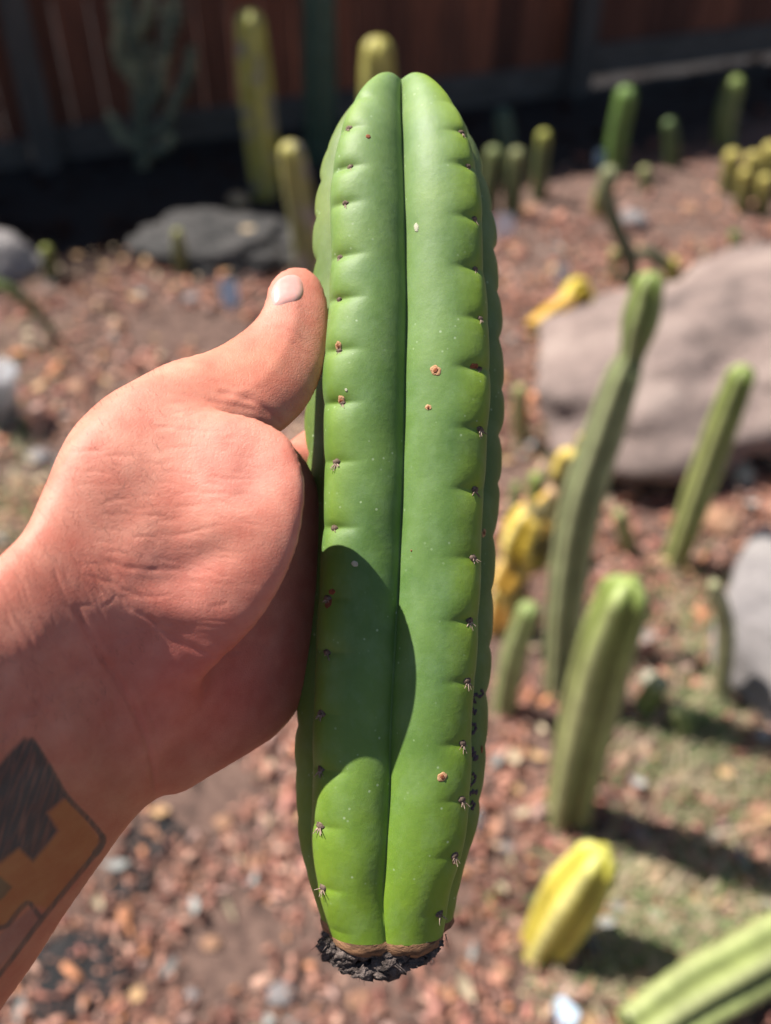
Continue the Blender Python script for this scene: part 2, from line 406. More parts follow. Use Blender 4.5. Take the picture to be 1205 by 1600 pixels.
def stem_geo(path, rad, ribs, depth, base, tip, tipw=.15, spacing=.02, nth=None, rot=0, scuff=None, seed=0, pw=.75):
    """ribbed stem along path (world points) with radii; returns V, F, colours, areole positions"""
    n = max(6, int(60/(len(path)-1)))
    C = catmull([list(p) + [r] for p, r in zip(path, rad)], n); P = C[:, :3]; Rr = C[:, 3]
    # rounded tip
    d = P[-1]-P[-2]; d /= np.linalg.norm(d); rt = Rr[-1]
    ex = []
    for k in range(1, 9):
        a = k/8*math.pi/2; ex.append(np.append(P[-1]+d*rt*.9*math.sin(a), rt*max(math.cos(a), .0)+1e-4))
    C = np.vstack([np.column_stack([P, Rr]), ex]); P = C[:, :3]; Rr = C[:, 3]
    L = np.concatenate([[0], np.cumsum(np.linalg.norm(np.diff(P, axis=0), axis=1))]); tot = L[-1]
    nth = nth or ribs*10
    th = np.arange(nth)/nth*2*math.pi + rot
    V = []; Cc = []; ar = []
    ref = np.array([0, -1.0, 0.2]); base = np.array(base); tip = np.array(tip)
    for i in range(len(P)):
        t = P[min(i+1, len(P)-1)] - P[max(i-1, 0)]; t /= np.linalg.norm(t)
        u = ref - t*np.dot(ref, t); u /= np.linalg.norm(u); w = np.cross(t, u)
        s = (L[i]/spacing) % 1
        sc = 1 - .05*abs(2*s-1)**2
        ribf = np.abs(np.cos(ribs*(th-rot)/2))**pw
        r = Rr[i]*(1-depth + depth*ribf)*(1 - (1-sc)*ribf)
        pts = P[i] + np.outer(np.cos(th)*r, u) + np.outer(np.sin(th)*r, w)
        V.extend(pts)
        f = min(1, max(0, (L[i]/tot - (1-tipw*2))/(tipw*2)))**1.2
        c = base*(1-f) + tip*f
        nz = np.array([noise.noise((p[0]*25+seed, p[1]*25, p[2]*14)) for p in pts[::5]]).repeat(5)[:nth]
        cl = c[None, :]*(.78 + .30*ribf[:, None])*(1+.25*nz[:, None])  # grooves coloured darker, shade between the ribs baked in
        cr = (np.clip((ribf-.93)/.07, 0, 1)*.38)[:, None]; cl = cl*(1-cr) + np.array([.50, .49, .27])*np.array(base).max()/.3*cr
        if scuff is not None:
            m = np.clip((nz-.12)*5, 0, 1)[:, None]; cl = cl*(1-m)+np.array(scuff)*m
        Cc.extend(cl)
    a = np.arange(len(P)*nth).reshape(len(P), nth)
    Fq = np.stack([a[:-1], np.roll(a[:-1], -1, 1), np.roll(a[1:], -1, 1), a[1:]], -1).reshape(-1, 4)
    # areoles
    k = 0
    while (k)*spacing < tot - rt*.7:
        l = k*spacing; i = int(np.searchsorted(L, l)); i = min(i, len(P)-2)
        t = P[i+1]-P[i]; t /= np.linalg.norm(t); u = ref - t*np.dot(ref, t); u /= np.linalg.norm(u); w = np.cross(t, u)
        for q in range(ribs):
            an = rot + 2*math.pi*q/ribs; nn = u*math.cos(an)+w*math.sin(an)
            ar.append((P[i]+nn*Rr[i]*.97, nn, t))
        k += 1
    return np.array(V), Fq, np.array(Cc), ar

def add_areoles(ar, size, parent):
    mb = MB()
    for p, n, t in ar:
        p = Vector(p); n = Vector(n); t = Vector(t); s = n.cross(t)
        mb.cone(p-n*size*.2, p+n*size*.5, size, size*.5, 5, (.42, .36, .28))
        for a in (-.9, -.3, .4, 1.0):
            d = (n + s*a + t*random.uniform(-.6, .6)).normalized()
            mb.cone(p, p+d*size*random.uniform(2, 4), size*.16, size*.03, 3, (.45, .34, .2))
    return tag(mb.build('areoles', M['plant'], parent), kind='stuff')

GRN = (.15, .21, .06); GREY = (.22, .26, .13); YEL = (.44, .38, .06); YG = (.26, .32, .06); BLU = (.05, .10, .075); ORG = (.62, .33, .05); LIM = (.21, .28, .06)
def cactus(label, stems, name='columnar_cactus', group='columnar cacti planted in the bed', areole=True, cat='cactus'):
    """stems: list of dicts px=[(x,y)...] from foot to tip in the upright plane of the foot, w widths px"""
    root = None
    for st in stems:
        px = st['px']; w = st['w']; dy = st.get('dy', 0)
        if st.get('lie'):
            pts = [G(*q) for q in px]
            pts = [p + Vector((0, 0, mscale(p)*ww/2*.9 + lift)) for p, ww, lift in zip(pts, w, st['lie'])]
        else:
            g = G(*st.get('foot', px[0])); pts = []
            for j, q in enumerate(px): pts.append(onplane(q[0], q[1], g.y + dy*j))
        if root is None: root = empty(name, pts[0] if not st.get('lie') else pts[0], label, cat, group)
        rad = [mscale(p)*ww/2*(1 if st.get('lie') or st.get('branch') else .88) for p, ww in zip(pts, w)]
        if not st.get('lie') and not st.get('branch'):
            pts[0] = pts[0] - Vector((0, 0, .02))
        V, Fq, Cc, ar = stem_geo(pts, rad, st.get('ribs', 6), st.get('depth', .28), st.get('c', GRN), st.get('tip', LIM), st.get('tipw', .15), st.get('sp', .022), None, st.get('rot', .3), st.get('scuff'), random.random()*50, st.get('pw', .75))
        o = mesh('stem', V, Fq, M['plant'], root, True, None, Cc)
        if st.get('cap'):
            pass
        if areole: add_areoles(ar, st.get('asz', .0016), root)
    return root

cactus('tall slim green cactus with a pinched waist near the large boulder', [dict(px=[(878,1085),(885,950),(908,800),(945,680),(975,590),(988,555),(1003,500),(1014,448)], w=[66,72,80,76,66,50,72,60], ribs=5, depth=.56, pw=.55, c=(.27,.30,.15), tip=LIM, tipw=.12, rot=.62, dy=.004)])
cactus('stout green cactus with a deep groove and a fresh green top', [dict(px=[(885,1275),(912,1150),(945,1020),(975,935)], w=[84,104,110,100], ribs=4, depth=.62, pw=.5, c=(.26,.275,.11), tip=(.24,.31,.07), tipw=.22, rot=.86)])
cactus('leaning slim green cactus at the right, its tip in front of the boulder', [dict(px=[(1052,885),(1085,790),(1128,670),(1158,590)], w=[48,56,60,54], ribs=5, depth=.52, pw=.55, c=(.27,.30,.10), tip=LIM, rot=.62)])
cactus('short pale ribbed cactus just right of the held cactus, below the orange one', [dict(px=[(786,1112),(802,1030),(826,955)], w=[42,48,42], ribs=7, depth=.2, c=(.26,.30,.12), tip=(.26,.34,.1), rot=.1)])
cactus('bright yellow stubby cactus leaning in the mulch at the lower right', [dict(px=[(848,1475),(893,1405),(930,1350)], foot=(850,1482), w=[88,112,88], ribs=4, depth=.55, pw=.5, c=(.56,.46,.07), tip=(.56,.52,.07), rot=.86, dy=.008)], 'cactus_stub')
cactus('green ribbed cactus lying on the ground in the bottom right corner', [dict(px=[(985,1640),(1080,1575),(1160,1530),(1260,1475)], w=[95,108,108,112], lie=[.0,.0,.0,.0], ribs=6, depth=.5, pw=.55, c=(.27,.31,.11), tip=LIM, rot=.1)], 'fallen_cactus')
cactus('orange and yellow sunburnt cactus with lumpy arms beside the tall slim cactus', [
    dict(px=[(776, 985),(786.0, 957.5),(786, 930)], foot=(800,985), w=[48,61,51], ribs=4, depth=.3, c=(.72,.36,.07), tip=(.70,.48,.08), scuff=(.16,.13,.05), sp=.02),
    dict(px=[(806, 975),(799.0, 940.0),(800, 905)], foot=(800,985), w=[42,53,45], ribs=5, depth=.3, c=(.30,.26,.06), tip=(.70,.48,.08), scuff=(.16,.13,.05), sp=.02, branch=1),
    dict(px=[(788, 915),(805.0, 888.5),(812, 862)], foot=(800,985), w=[50,63,53], ribs=4, depth=.3, c=(.70,.40,.06), tip=(.70,.48,.08), scuff=(.16,.13,.05), sp=.02, branch=1),
    dict(px=[(812, 872),(815.0, 843.5),(826, 815)], foot=(800,985), w=[58,73,62], ribs=5, depth=.3, c=(.66,.45,.05), tip=(.70,.48,.08), scuff=(.16,.13,.05), sp=.02, branch=1),
    dict(px=[(836, 880),(848.0, 853.0),(850, 826)], foot=(800,985), w=[42,53,45], ribs=4, depth=.3, c=(.34,.30,.06), tip=(.70,.48,.08), scuff=(.16,.13,.05), sp=.02, branch=1),
    dict(px=[(842, 825),(851.0, 805.0),(868, 785)], foot=(800,985), w=[43,56,47], ribs=5, depth=.3, c=(.72,.44,.08), tip=(.70,.48,.08), scuff=(.16,.13,.05), sp=.02, branch=1),
    dict(px=[(862, 795),(878.0, 773.5),(884, 752)], foot=(800,985), w=[40,51,42], ribs=4, depth=.3, c=(.76,.46,.26), tip=(.70,.48,.08), scuff=(.16,.13,.05), sp=.02, branch=1),
    dict(px=[(880, 765),(879.0, 740.0),(886, 715)], foot=(800,985), w=[32,41,34], ribs=5, depth=.3, c=(.66,.48,.07), tip=(.70,.48,.08), scuff=(.16,.13,.05), sp=.02, branch=1),
    dict(px=[(892, 730),(907.0, 711.0),(912, 692)], foot=(800,985), w=[30,39,32], ribs=4, depth=.3, c=(.62,.50,.08), tip=(.70,.48,.08), scuff=(.16,.13,.05), sp=.02, branch=1)], 'branching_cactus')
cactus('small green cactus showing above the orange one', [dict(px=[(832,830),(836,785),(838,748)], w=[28,32,28], ribs=6, c=YG, tip=LIM)])
cactus('short greyish cactus low behind the held cactus, left of the small green one', [dict(px=[(798,860),(802,800),(808,760)], w=[20,24,18], ribs=6, c=GREY, tip=LIM)])
cactus('thin grey bent cactus with an S curve, below the slim green one by the boulder', [dict(px=[(985,450),(984,405),(962,352),(946,305),(952,272)], w=[26,28,28,34,34], ribs=6, c=(.12,.14,.08), tip=(.24,.25,.12)),
    dict(px=[(986,400),(1012,395),(1040,412)], foot=(985,450), w=[16,18,24], ribs=5, c=(.1,.12,.06), tip=YEL, branch=1)], 'branching_cactus')
cactus('slim bright green cactus standing at the edge of the fence shade', [dict(px=[(960,268),(964,220),(978,150)], w=[36,38,38], ribs=6, c=(.10,.19,.04), tip=(.16,.28,.06))])
cactus('green cactus at the upper right, behind the yellow topped cluster', [dict(px=[(1132,226),(1135,180),(1148,132)], w=[38,40,34], ribs=6, c=(.15,.20,.07), tip=LIM)])
for k, (x, y, t, w, wh) in enumerate([(1140,300,235,34,'leftmost'),(1172,305,238,32,'second from the left'),(1200,300,225,36,'third from the left'),(1160,330,262,26,'front left'),(1192,335,272,28,'front right')]):
    cactus('stubby yellow topped cactus, %s of the cluster at the right edge' % wh, [dict(px=[(x,y),(x+2,(y+t)/2),(x+4,t+10)], w=[w,w,w*.9], ribs=6, c=(.17,.17,.05), tip=(.52,.43,.10), tipw=.3)], 'yellow_cactus', 'yellow topped cluster at the right edge')
cactus('very small green cactus stub behind the large boulder', [dict(px=[(1154,408),(1150,385),(1147,368)], w=[22,24,20], ribs=6, c=GRN, tip=LIM)])
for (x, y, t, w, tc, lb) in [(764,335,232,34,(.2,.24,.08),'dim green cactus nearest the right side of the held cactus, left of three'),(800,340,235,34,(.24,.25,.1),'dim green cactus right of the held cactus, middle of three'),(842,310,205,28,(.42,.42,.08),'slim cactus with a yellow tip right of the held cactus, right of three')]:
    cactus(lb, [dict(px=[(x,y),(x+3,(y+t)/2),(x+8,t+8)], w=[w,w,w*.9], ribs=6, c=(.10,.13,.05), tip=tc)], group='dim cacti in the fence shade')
cactus('tall yellow green cactus rising left of the held cactus tip', [dict(px=[(414,305),(408,230),(398,130),(390,38)], w=[48,60,66,56], ribs=5, depth=.34, c=(.40,.37,.08), tip=(.46,.44,.10), rot=.35, scuff=(.28,.26,.2))])
cactus('shorter yellow tipped cactus just behind the thumb tip', [dict(px=[(480,440),(474,360),(462,280),(455,240)], w=[44,50,54,48], ribs=5, c=(.24,.24,.09), tip=(.48,.42,.10), tipw=.2, rot=.4, scuff=(.3,.27,.22))])
cactus('yellow tipped cactus peeking over the top of the held cactus', [dict(px=[(585,330),(588,220),(590,130),(590,82)], w=[56,60,64,58], ribs=6, c=(.34,.32,.08), tip=(.50,.44,.10), tipw=.2)])
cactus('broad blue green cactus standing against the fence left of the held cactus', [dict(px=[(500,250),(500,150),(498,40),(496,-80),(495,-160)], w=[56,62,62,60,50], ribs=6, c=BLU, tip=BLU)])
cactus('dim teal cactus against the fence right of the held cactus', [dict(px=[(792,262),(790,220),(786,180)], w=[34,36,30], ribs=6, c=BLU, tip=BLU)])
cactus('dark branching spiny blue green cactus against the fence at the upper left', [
    dict(px=[(222, 262),(220, 180),(212, 90)], foot=(222,262), w=[20,26,20], ribs=5, depth=.4, c=(.07,.11,.08), tip=(.12,.17,.10), scuff=(.30,.31,.18), sp=.03, asz=.006),
    dict(px=[(212, 110),(206, 50),(198, -10)], foot=(222,262), w=[20,26,20], ribs=5, depth=.4, c=(.07,.11,.08), tip=(.12,.17,.10), scuff=(.30,.31,.18), sp=.03, asz=.006, branch=1),
    dict(px=[(214, 130),(190, 95),(182, 60)], foot=(222,262), w=[16,20,16], ribs=5, depth=.4, c=(.16,.2,.12), tip=(.42,.42,.24), scuff=(.30,.31,.18), sp=.03, asz=.006, branch=1),
    dict(px=[(184, 75),(188, 40),(180, 5)], foot=(222,262), w=[17,22,17], ribs=5, depth=.4, c=(.16,.2,.12), tip=(.42,.42,.24), scuff=(.30,.31,.18), sp=.03, asz=.006, branch=1),
    dict(px=[(222, 180),(246, 140),(252, 90)], foot=(222,262), w=[16,20,16], ribs=5, depth=.4, c=(.07,.11,.08), tip=(.12,.17,.10), scuff=(.30,.31,.18), sp=.03, asz=.006, branch=1),
    dict(px=[(250, 110),(262, 60),(258, 10)], foot=(222,262), w=[17,22,17], ribs=5, depth=.4, c=(.07,.11,.08), tip=(.12,.17,.10), scuff=(.30,.31,.18), sp=.03, asz=.006, branch=1),
    dict(px=[(256, 60),(276, 30),(272, -20)], foot=(222,262), w=[14,18,14], ribs=5, depth=.4, c=(.07,.11,.08), tip=(.12,.17,.10), scuff=(.30,.31,.18), sp=.03, asz=.006, branch=1),
    dict(px=[(226, 215),(262, 190),(274, 150)], foot=(222,262), w=[14,18,14], ribs=5, depth=.4, c=(.07,.11,.08), tip=(.12,.17,.10), scuff=(.30,.31,.18), sp=.03, asz=.006, branch=1),
    dict(px=[(272, 165),(292, 120),(300, 78)], foot=(222,262), w=[16,20,16], ribs=5, depth=.4, c=(.07,.11,.08), tip=(.12,.17,.10), scuff=(.30,.31,.18), sp=.03, asz=.006, branch=1),
    dict(px=[(218, 225),(190, 212),(172, 180)], foot=(222,262), w=[14,18,14], ribs=5, depth=.4, c=(.16,.2,.12), tip=(.42,.42,.24), scuff=(.30,.31,.18), sp=.03, asz=.006, branch=1),
    dict(px=[(230, 240),(254, 232),(270, 212)], foot=(222,262), w=[12,16,12], ribs=5, depth=.4, c=(.07,.11,.08), tip=(.12,.17,.10), scuff=(.30,.31,.18), sp=.03, asz=.006, branch=1),
    dict(px=[(206, 60),(228, 30),(232, -10)], foot=(222,262), w=[16,20,16], ribs=5, depth=.4, c=(.16,.2,.12), tip=(.42,.42,.24), scuff=(.30,.31,.18), sp=.03, asz=.006, branch=1),
    dict(px=[(240, 150),(228, 110),(234, 70)], foot=(222,262), w=[14,18,14], ribs=5, depth=.4, c=(.07,.11,.08), tip=(.12,.17,.10), scuff=(.30,.31,.18), sp=.03, asz=.006, branch=1)], 'branching_cactus')
cactus('tiny yellow tipped cactus in front of the painted shade, left of the grey slab', [dict(px=[(284,428),(281,395),(278,365)], w=[24,26,20], ribs=6, c=(.12,.13,.04), tip=(.3,.3,.08))])
cactus('tiny green yellow cactus at the left in the painted shade', [dict(px=[(84,442),(78,415),(73,392)], w=[24,26,24], ribs=6, c=(.10,.12,.03), tip=(.3,.33,.06))])
cactus('thin bent green stem leaning at the left edge', [dict(px=[(92,530),(60,490),(20,455),(-20,440)], w=[14,18,22,22], ribs=5, c=(.08,.11,.03), tip=LIM)])
cactus('yellow orange piece of cactus lying on the mulch behind the boulder', [dict(px=[(828,528),(860,505),(884,490)], w=[30,34,30], lie=[0,.0,.01], ribs=5, c=(.66,.36,.04), tip=(.6,.32,.1), areole=False),
    dict(px=[(878,492),(900,470),(920,476)], w=[28,32,22], lie=[.0,.02,0], ribs=5, c=(.62,.45,.03), tip=(.6,.46,.05))], 'fallen_cactus')
cactus('slim pale straw green stem between the stout cactus and the grey boulder', [dict(px=[(1128,1095),(1134,1000),(1128,950),(1116,915)], w=[26,32,30,24], ribs=6, c=(.36,.35,.18), tip=(.38,.37,.2))])
cactus('small cut green cactus stump behind the stout cactus', [dict(px=[(1000,1110),(1015,1090),(1030,1068)], w=[40,44,40], ribs=6, c=(.20,.26,.07), tip=(.4,.4,.25))], 'cactus_stub')
cactus('small yellow green cactus among the mulch at left of the boulder', [dict(px=[(815,690),(812,650),(812,610)], w=[24,28,24], ribs=6, c=(.33,.30,.12), tip=(.38,.36,.14))])
cactus('little yellow tipped cactus at the foot of the pinched waist cactus', [dict(px=[(1050,440),(1050,425),(1052,412)], w=[26,28,24], ribs=5, c=(.3,.28,.05), tip=(.52,.45,.07))])
cactus('pale yellow sprout left of the bent thin cactus', [dict(px=[(962,440),(960,415),(960,395)], w=[16,18,16], ribs=5, c=(.3,.28,.1), tip=(.45,.42,.15))])

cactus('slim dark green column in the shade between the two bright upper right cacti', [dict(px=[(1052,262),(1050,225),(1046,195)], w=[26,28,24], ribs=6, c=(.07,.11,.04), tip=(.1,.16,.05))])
cactus('small yellow green column behind the bent thin cactus, in the mulch', [dict(px=[(935,335),(936,312),(938,295)], w=[22,26,20], ribs=5, c=(.3,.27,.08), tip=(.42,.38,.1))])
cactus('low green column right of the bent thin cactus near the shade edge', [dict(px=[(1012,300),(1010,282),(1008,268)], w=[22,26,22], ribs=5, c=(.22,.24,.1), tip=(.33,.33,.13))])
cactus('short pale green column left of the leaning slim cactus, in the straw', [dict(px=[(985,860),(975,830),(968,805)], w=[26,30,26], ribs=6, c=(.25,.27,.11), tip=(.34,.35,.14))])
cactus('squat green cactus with a pale top in front of the grey boulder', [dict(px=[(1075,1150),(1068,1128),(1060,1108)], w=[34,40,34], ribs=6, c=(.13,.2,.06), tip=(.3,.32,.14))], 'cactus_stub')

# ------------------------------------------------------------------ plant tags and cup
def plant_tag(px, py, w, h, mat, label, ang=0, name='plant_tag', lean=.5):
    g = G(px, py); s = mscale(g); a = Vector((math.cos(ang), math.sin(ang), 0)); u = Vector((-math.sin(ang)*.5, math.cos(ang)*.5*lean, 1)).normalized(); u = (u - a*u.dot(a)).normalized()
    n = a.cross(u); W = w*s/2; Hh = h*s
    P = []
    prof = [(-.25, 0), (-.25, .15), (-1, .3), (-1, .85), (-.7, 1), (.7, 1), (1, .85), (1, .3), (.25, .15), (.25, 0)]
    for dz in (-.0006, .0006): P += [tuple(g + Vector((0, 0, -.01)) + a*x*W + u*y*Hh + n*dz) for x, y in prof]
    k = len(prof); Fc = [tuple(range(k))[::-1], tuple(range(k, 2*k))] + [(i, (i+1) % k, k+(i+1) % k, k+i) for i in range(k)]
    return tag(mesh(name, P, Fc, mat, None, False, g), label, 'plant tag')
plant_tag(788, 375, 32, 44, M['white_plastic'], 'white plastic plant tag in the soil just right of the held cactus', .1)
plant_tag(880, 445, 26, 40, M['white_plastic'], 'dull white plant tag between the held cactus and the bent thin cactus', .4)
plant_tag(944, 530, 36, 40, M['white_plastic'], 'white plastic plant tag left of the pinched waist cactus by the boulder', -.2)
plant_tag(362, 482, 28, 50, M['blue_plastic'], 'shiny bluish white plant tag below the tan stone, left of the thumb', .3)
plant_tag(862, 1612, 44, 60, M['blue_plastic'], 'pale blue plastic plant tag at the bottom edge below the yellow stub', -.8, lean=3)
plant_tag(758, 1300, 26, 50, M['white_plastic'], 'white plastic plant tag peeking out behind the lower right of the held cactus', 1.0)
plant_tag(652, 540, 26, 40, M['white_plastic'], 'white plant tag hidden right behind the held cactus') if False else None
plant_tag(938, 262, 18, 30, M['blue_plastic'], 'bluish plant tag in the fence shade left of the slim bright green cactus', .2)
# translucent nursery cup at the left edge
m, nt, p = newmat('clear_plastic'); p.inputs['Base Color'].default_value = (.75, .78, .82, 1); p.inputs['Transmission Weight'].default_value = .75; p.inputs['Roughness'].default_value = .25
M['cup'] = m
g = G(5, 660); s = mscale(g); cup = empty('plastic_cup', g, 'clear plastic cup lying open in the shade at the left edge', 'cup')
V = []; Fc = []; n = 36
prof = [(.62, 0), (.66, .02), (.95, 1.0), (1.02, 1.0), (1.02, 1.05), (.92, 1.05), (.62, .04), (.02, .04)]
for r_, z_ in prof:
    for i in range(n):
        a = 2*math.pi*i/n; V.append((g.x+42*s*r_*math.cos(a), g.y+42*s*r_*math.sin(a), g.z+z_*85*s))
for j in range(len(prof)-1):
    for i in range(n): Fc.append((j*n+i, j*n+(i+1) % n, (j+1)*n+(i+1) % n, (j+1)*n+i))
mesh('cup_wall', V, Fc, M['cup'], cup)
bm_ = MB(); bm_.cone(g+Vector((0, 0, 4*s)), g+Vector((0, 0, 45*s)), 24*s, 30*s, 20); bm_.build('cup_soil', M['soil'], cup)

# ================================================================== HELD CACTUS
D0 = .312
def spl(xk, yk):
    xk = np.array(xk, float); yk = np.array(yk, float)
    m_ = np.gradient(yk, xk)
    def f(x):
        x = np.clip(np.asarray(x, float), xk[0], xk[-1]); i = np.clip(np.searchsorted(xk, x)-1, 0, len(xk)-2)
        h = xk[i+1]-xk[i]; t = (x-xk[i])/h
        return (2*t**3-3*t**2+1)*yk[i]+(t**3-2*t**2+t)*h*m_[i]+(-2*t**3+3*t**2)*yk[i+1]+(t**3-t**2)*h*m_[i+1]
    return f
# profile parameter q: 0 bottom cut .. 1 apex
prof_q = [(0,1470,604,102),(.04,1440,602,112),(.08,1400,600,124),(.13,1340,604,140),(.2,1260,609,149),(.3,1130,612,153),(.4,990,619,155),(.5,850,625,155),(.6,710,630,159),(.68,590,632,163),(.75,480,634,158),(.81,390,633,152),(.86,296,631,149),(.90,226,629,136),(.935,172,628,116),(.955,142,627,94),(.97,123,627,70),(.982,114,627,48),(.992,114,627,26),(1,124,627,.5)]
Q = np.array(prof_q, float)
fy, fx, fr = spl(Q[:, 0], Q[:, 1]), spl(Q[:, 0], Q[:, 2]), spl(Q[:, 0], Q[:, 3])
ANG = np.radians([-40, 43, 105, 176, -108])          # rib directions; 0 faces the camera, + to the right
ARE = [
 [152,200,262,318,400,467,548,630,722,825,935,1020,1115,1203,1290,1388,1455],
 [158,205,258,340,418,497,575,670,765,872,970,1065,1163,1250,1337,1428],
 [170,230,290,355,425,505,590,670,752,842,935,1030,1110,1200,1290,1370,1440],
 [180,250,330,410,500,600,700,800,900,1000,1100,1200,1300,1400],
 [190,240,300,372,440,520,610,700,795,890,985,1080,1165,1240,1320,1400,1450]]
order = np.argsort(ANG); AS = ANG[order]
GRV = np.array([(AS[i]+(AS[i+1] if i < 4 else AS[0]+2*math.pi))/2 for i in range(5)])
GRV[np.argmin(abs(GRV))] = R(-.5)
def surf(q, th):
    """q, th arrays (same shape) -> world points, t (rib coordinate), shade info"""
    q = np.asarray(q, float); th = (np.asarray(th, float)+math.pi) % (2*math.pi) - math.pi
    best = np.full(th.shape, 9.0); rid = np.zeros(th.shape, int)
    for k in range(5):
        o = order[k]; c = AS[k]; gp = GRV[k]; gm = GRV[k-1] - (2*math.pi if k == 0 else 0)
        dlt = (th-c+math.pi) % (2*math.pi) - math.pi
        t = np.where(dlt >= 0, dlt/(gp-c), dlt/(c-gm))
        m_ = (np.abs(t) <= 1.0001) & (np.abs(t) < np.abs(best)); best = np.where(m_, t, best); rid = np.where(m_, o, rid)
    t = np.clip(best, -1, 1)
    yp = fy(q); Rp = fr(q)
    Gd = np.interp(q, [0, .1, .3, .6, .85, 1], [.80, .74, .68, .66, .60, .42])
    side = np.where(np.isin(rid, [0, 1]), np.abs(th) > np.where(th > 0, ANG[1], -ANG[0]), True)
    Gd = Gd*np.where(side, np.interp(q, [0, .2, .8, 1], [.95, .72, .72, 1.0]), 1.0)
    lob = (1-np.abs(t)**1.75)**.82
    r = Gd + (1-Gd)*lob
    # scallops between areoles
    s = np.zeros(th.shape); near = np.full(th.shape, 1e9); ii = np.zeros(th.shape)
    for k in range(5):
        A = np.array(ARE[k], float); A = np.concatenate([[100], A, [1540]])
        yy = yp + np.abs(t)*3       # creases sag a little away from the edge
        i = np.clip(np.searchsorted(A, yy)-1, 0, len(A)-2)
        f = (yy-A[i])/(A[i+1]-A[i]); dn = np.minimum(yy-A[i], A[i+1]-yy)
        m_ = rid == k; s = np.where(m_, np.abs(2*f-1), s); near = np.where(m_, dn, near); ii = np.where(m_, i + (f > .5), ii)
    amp = np.interp(yp, [110, 250, 600, 1000, 1300, 1470], [.6, 1.0, 1.0, .8, .55, .35])
    w1 = np.clip(1-np.abs(t)/np.where(rid == 0, .54, .52), 0, 1); w1 = w1*w1*(3-2*w1)
    w2 = np.clip(1-np.abs(t)/.44, 0, 1); w2 = w2**.9
    var = .45+.75*np.sin(ii*2.4+rid)**2
    r = r*(1 - amp*((np.where(rid == 1, .038, .050))*w1*s**2.6*(.6+.75*np.sin(ii*1.7+rid*2)**2) + .012*var*w2*np.exp(-(near/7)**2)))
    nzv = .006*np.sin(yp/57+th*3+rid)+.004*np.sin(yp/23+th*5+rid*2)
    r = r*(1+nzv)
    k_ = D0/F0
    Dax = D0 + (800-yp)*1.2e-5
    rr = r*Rp*1.025*k_
    yp0 = yp; yax = 800 + (yp-800)*(1 - .70*Rp/F0)
    # lateral compression front-to-back slightly
    tw_ = np.clip((q-.88)/.08, 0, 1); yax = yax + tw_*((1-lob)*30*np.clip(Rp/40, 0, 1) + (rid == 3)*16*lob)
    P = U(fx(q), yax, Dax) + (rr*np.sin(th))[..., None]*rgt - (rr*np.cos(th)*.92)[..., None]*fwd
    return P, t, rid, yp
qs = np.concatenate([np.linspace(0, .9, 520, endpoint=False), np.linspace(.9, 1, 90)])
NT = 360
# denser samples near grooves/ribs come free from the even spacing
th = np.linspace(-math.pi, math.pi, NT, endpoint=False)
gi = int(np.argmin(abs(th-R(-.5)))); th[gi] = R(-.5)
QQ, TT = np.meshgrid(qs, th, indexing='ij')
P, T_, RID, YP = surf(QQ, TT)
a = np.arange(P.shape[0]*NT).reshape(P.shape[0], NT)
Fq = np.stack([a[:-1], np.roll(a[:-1], -1, 1), np.roll(a[1:], -1, 1), a[1:]], -1).reshape(-1, 4)
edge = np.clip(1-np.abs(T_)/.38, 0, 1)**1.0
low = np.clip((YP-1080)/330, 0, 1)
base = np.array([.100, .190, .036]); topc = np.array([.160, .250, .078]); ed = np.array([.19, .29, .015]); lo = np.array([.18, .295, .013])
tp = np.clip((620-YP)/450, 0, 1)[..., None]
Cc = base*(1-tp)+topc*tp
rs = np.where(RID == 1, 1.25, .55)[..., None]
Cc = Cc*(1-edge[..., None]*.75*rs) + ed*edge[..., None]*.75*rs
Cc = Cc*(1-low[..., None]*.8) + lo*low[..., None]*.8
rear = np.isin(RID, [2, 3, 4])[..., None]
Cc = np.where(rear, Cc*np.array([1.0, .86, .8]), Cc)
lip = np.clip((YP-1447)/20, 0, 1)[..., None]*.0
held = empty('held_cactus', Vector(P[0].mean(0)), 'thick green cactus cutting with scalloped ribs held upright in the hand', 'cactus')
# skin material
m, nt, p = newmat('cactus_skin'); at = nd(nt, 'ShaderNodeVertexColor'); at.layer_name = 'Col'; v = coords(nt)
n1 = noise_n(nt, 45, 5, .6, v); n2 = noise_n(nt, 420, 4, .7, v)
vs = coords(nt, (1, 1, .35)); n4 = noise_n(nt, 160, 5, .6, vs)
cc = mixc(nt, 1.0, at.outputs[0], ramp(nt, n1.outputs[0], [(.3, (.74, .80, .80)), (.7, (1.2, 1.12, 1.15))]), 'MULTIPLY')
bl = ramp(nt, n4.outputs[0], [(.45, (0, 0, 0)), (.75, (1, 1, 1))])
b1 = nd(nt, 'ShaderNodeMath', operation='MULTIPLY', i_1=.14); nt.links.new(bl, b1.inputs[0])
cc = mixc(nt, b1.outputs[0], cc, (.30, .42, .26))
vo = nd(nt, 'ShaderNodeTexVoronoi'); vo.inputs['Scale'].default_value = 330; nt.links.new(v, vo.inputs['Vector'])
dots = ramp(nt, vo.outputs['Distance'], [(.08, (1, 1, 1)), (.16, (0, 0, 0))])
cn = noise_n(nt, 70, 2, .5, v); dm = ramp(nt, cn.outputs[0], [(.5, (0, 0, 0)), (.62, (1, 1, 1))])
dd = nd(nt, 'ShaderNodeMath', operation='MULTIPLY'); nt.links.new(dots, dd.inputs[0]); nt.links.new(dm, dd.inputs[1])
d3 = nd(nt, 'ShaderNodeMath', operation='MULTIPLY', i_1=.55); nt.links.new(dd.outputs[0], d3.inputs[0])
cc = mixc(nt, d3.outputs[0], cc, (.42, .52, .32))
nt.links.new(cc, p.inputs['Base Color'])
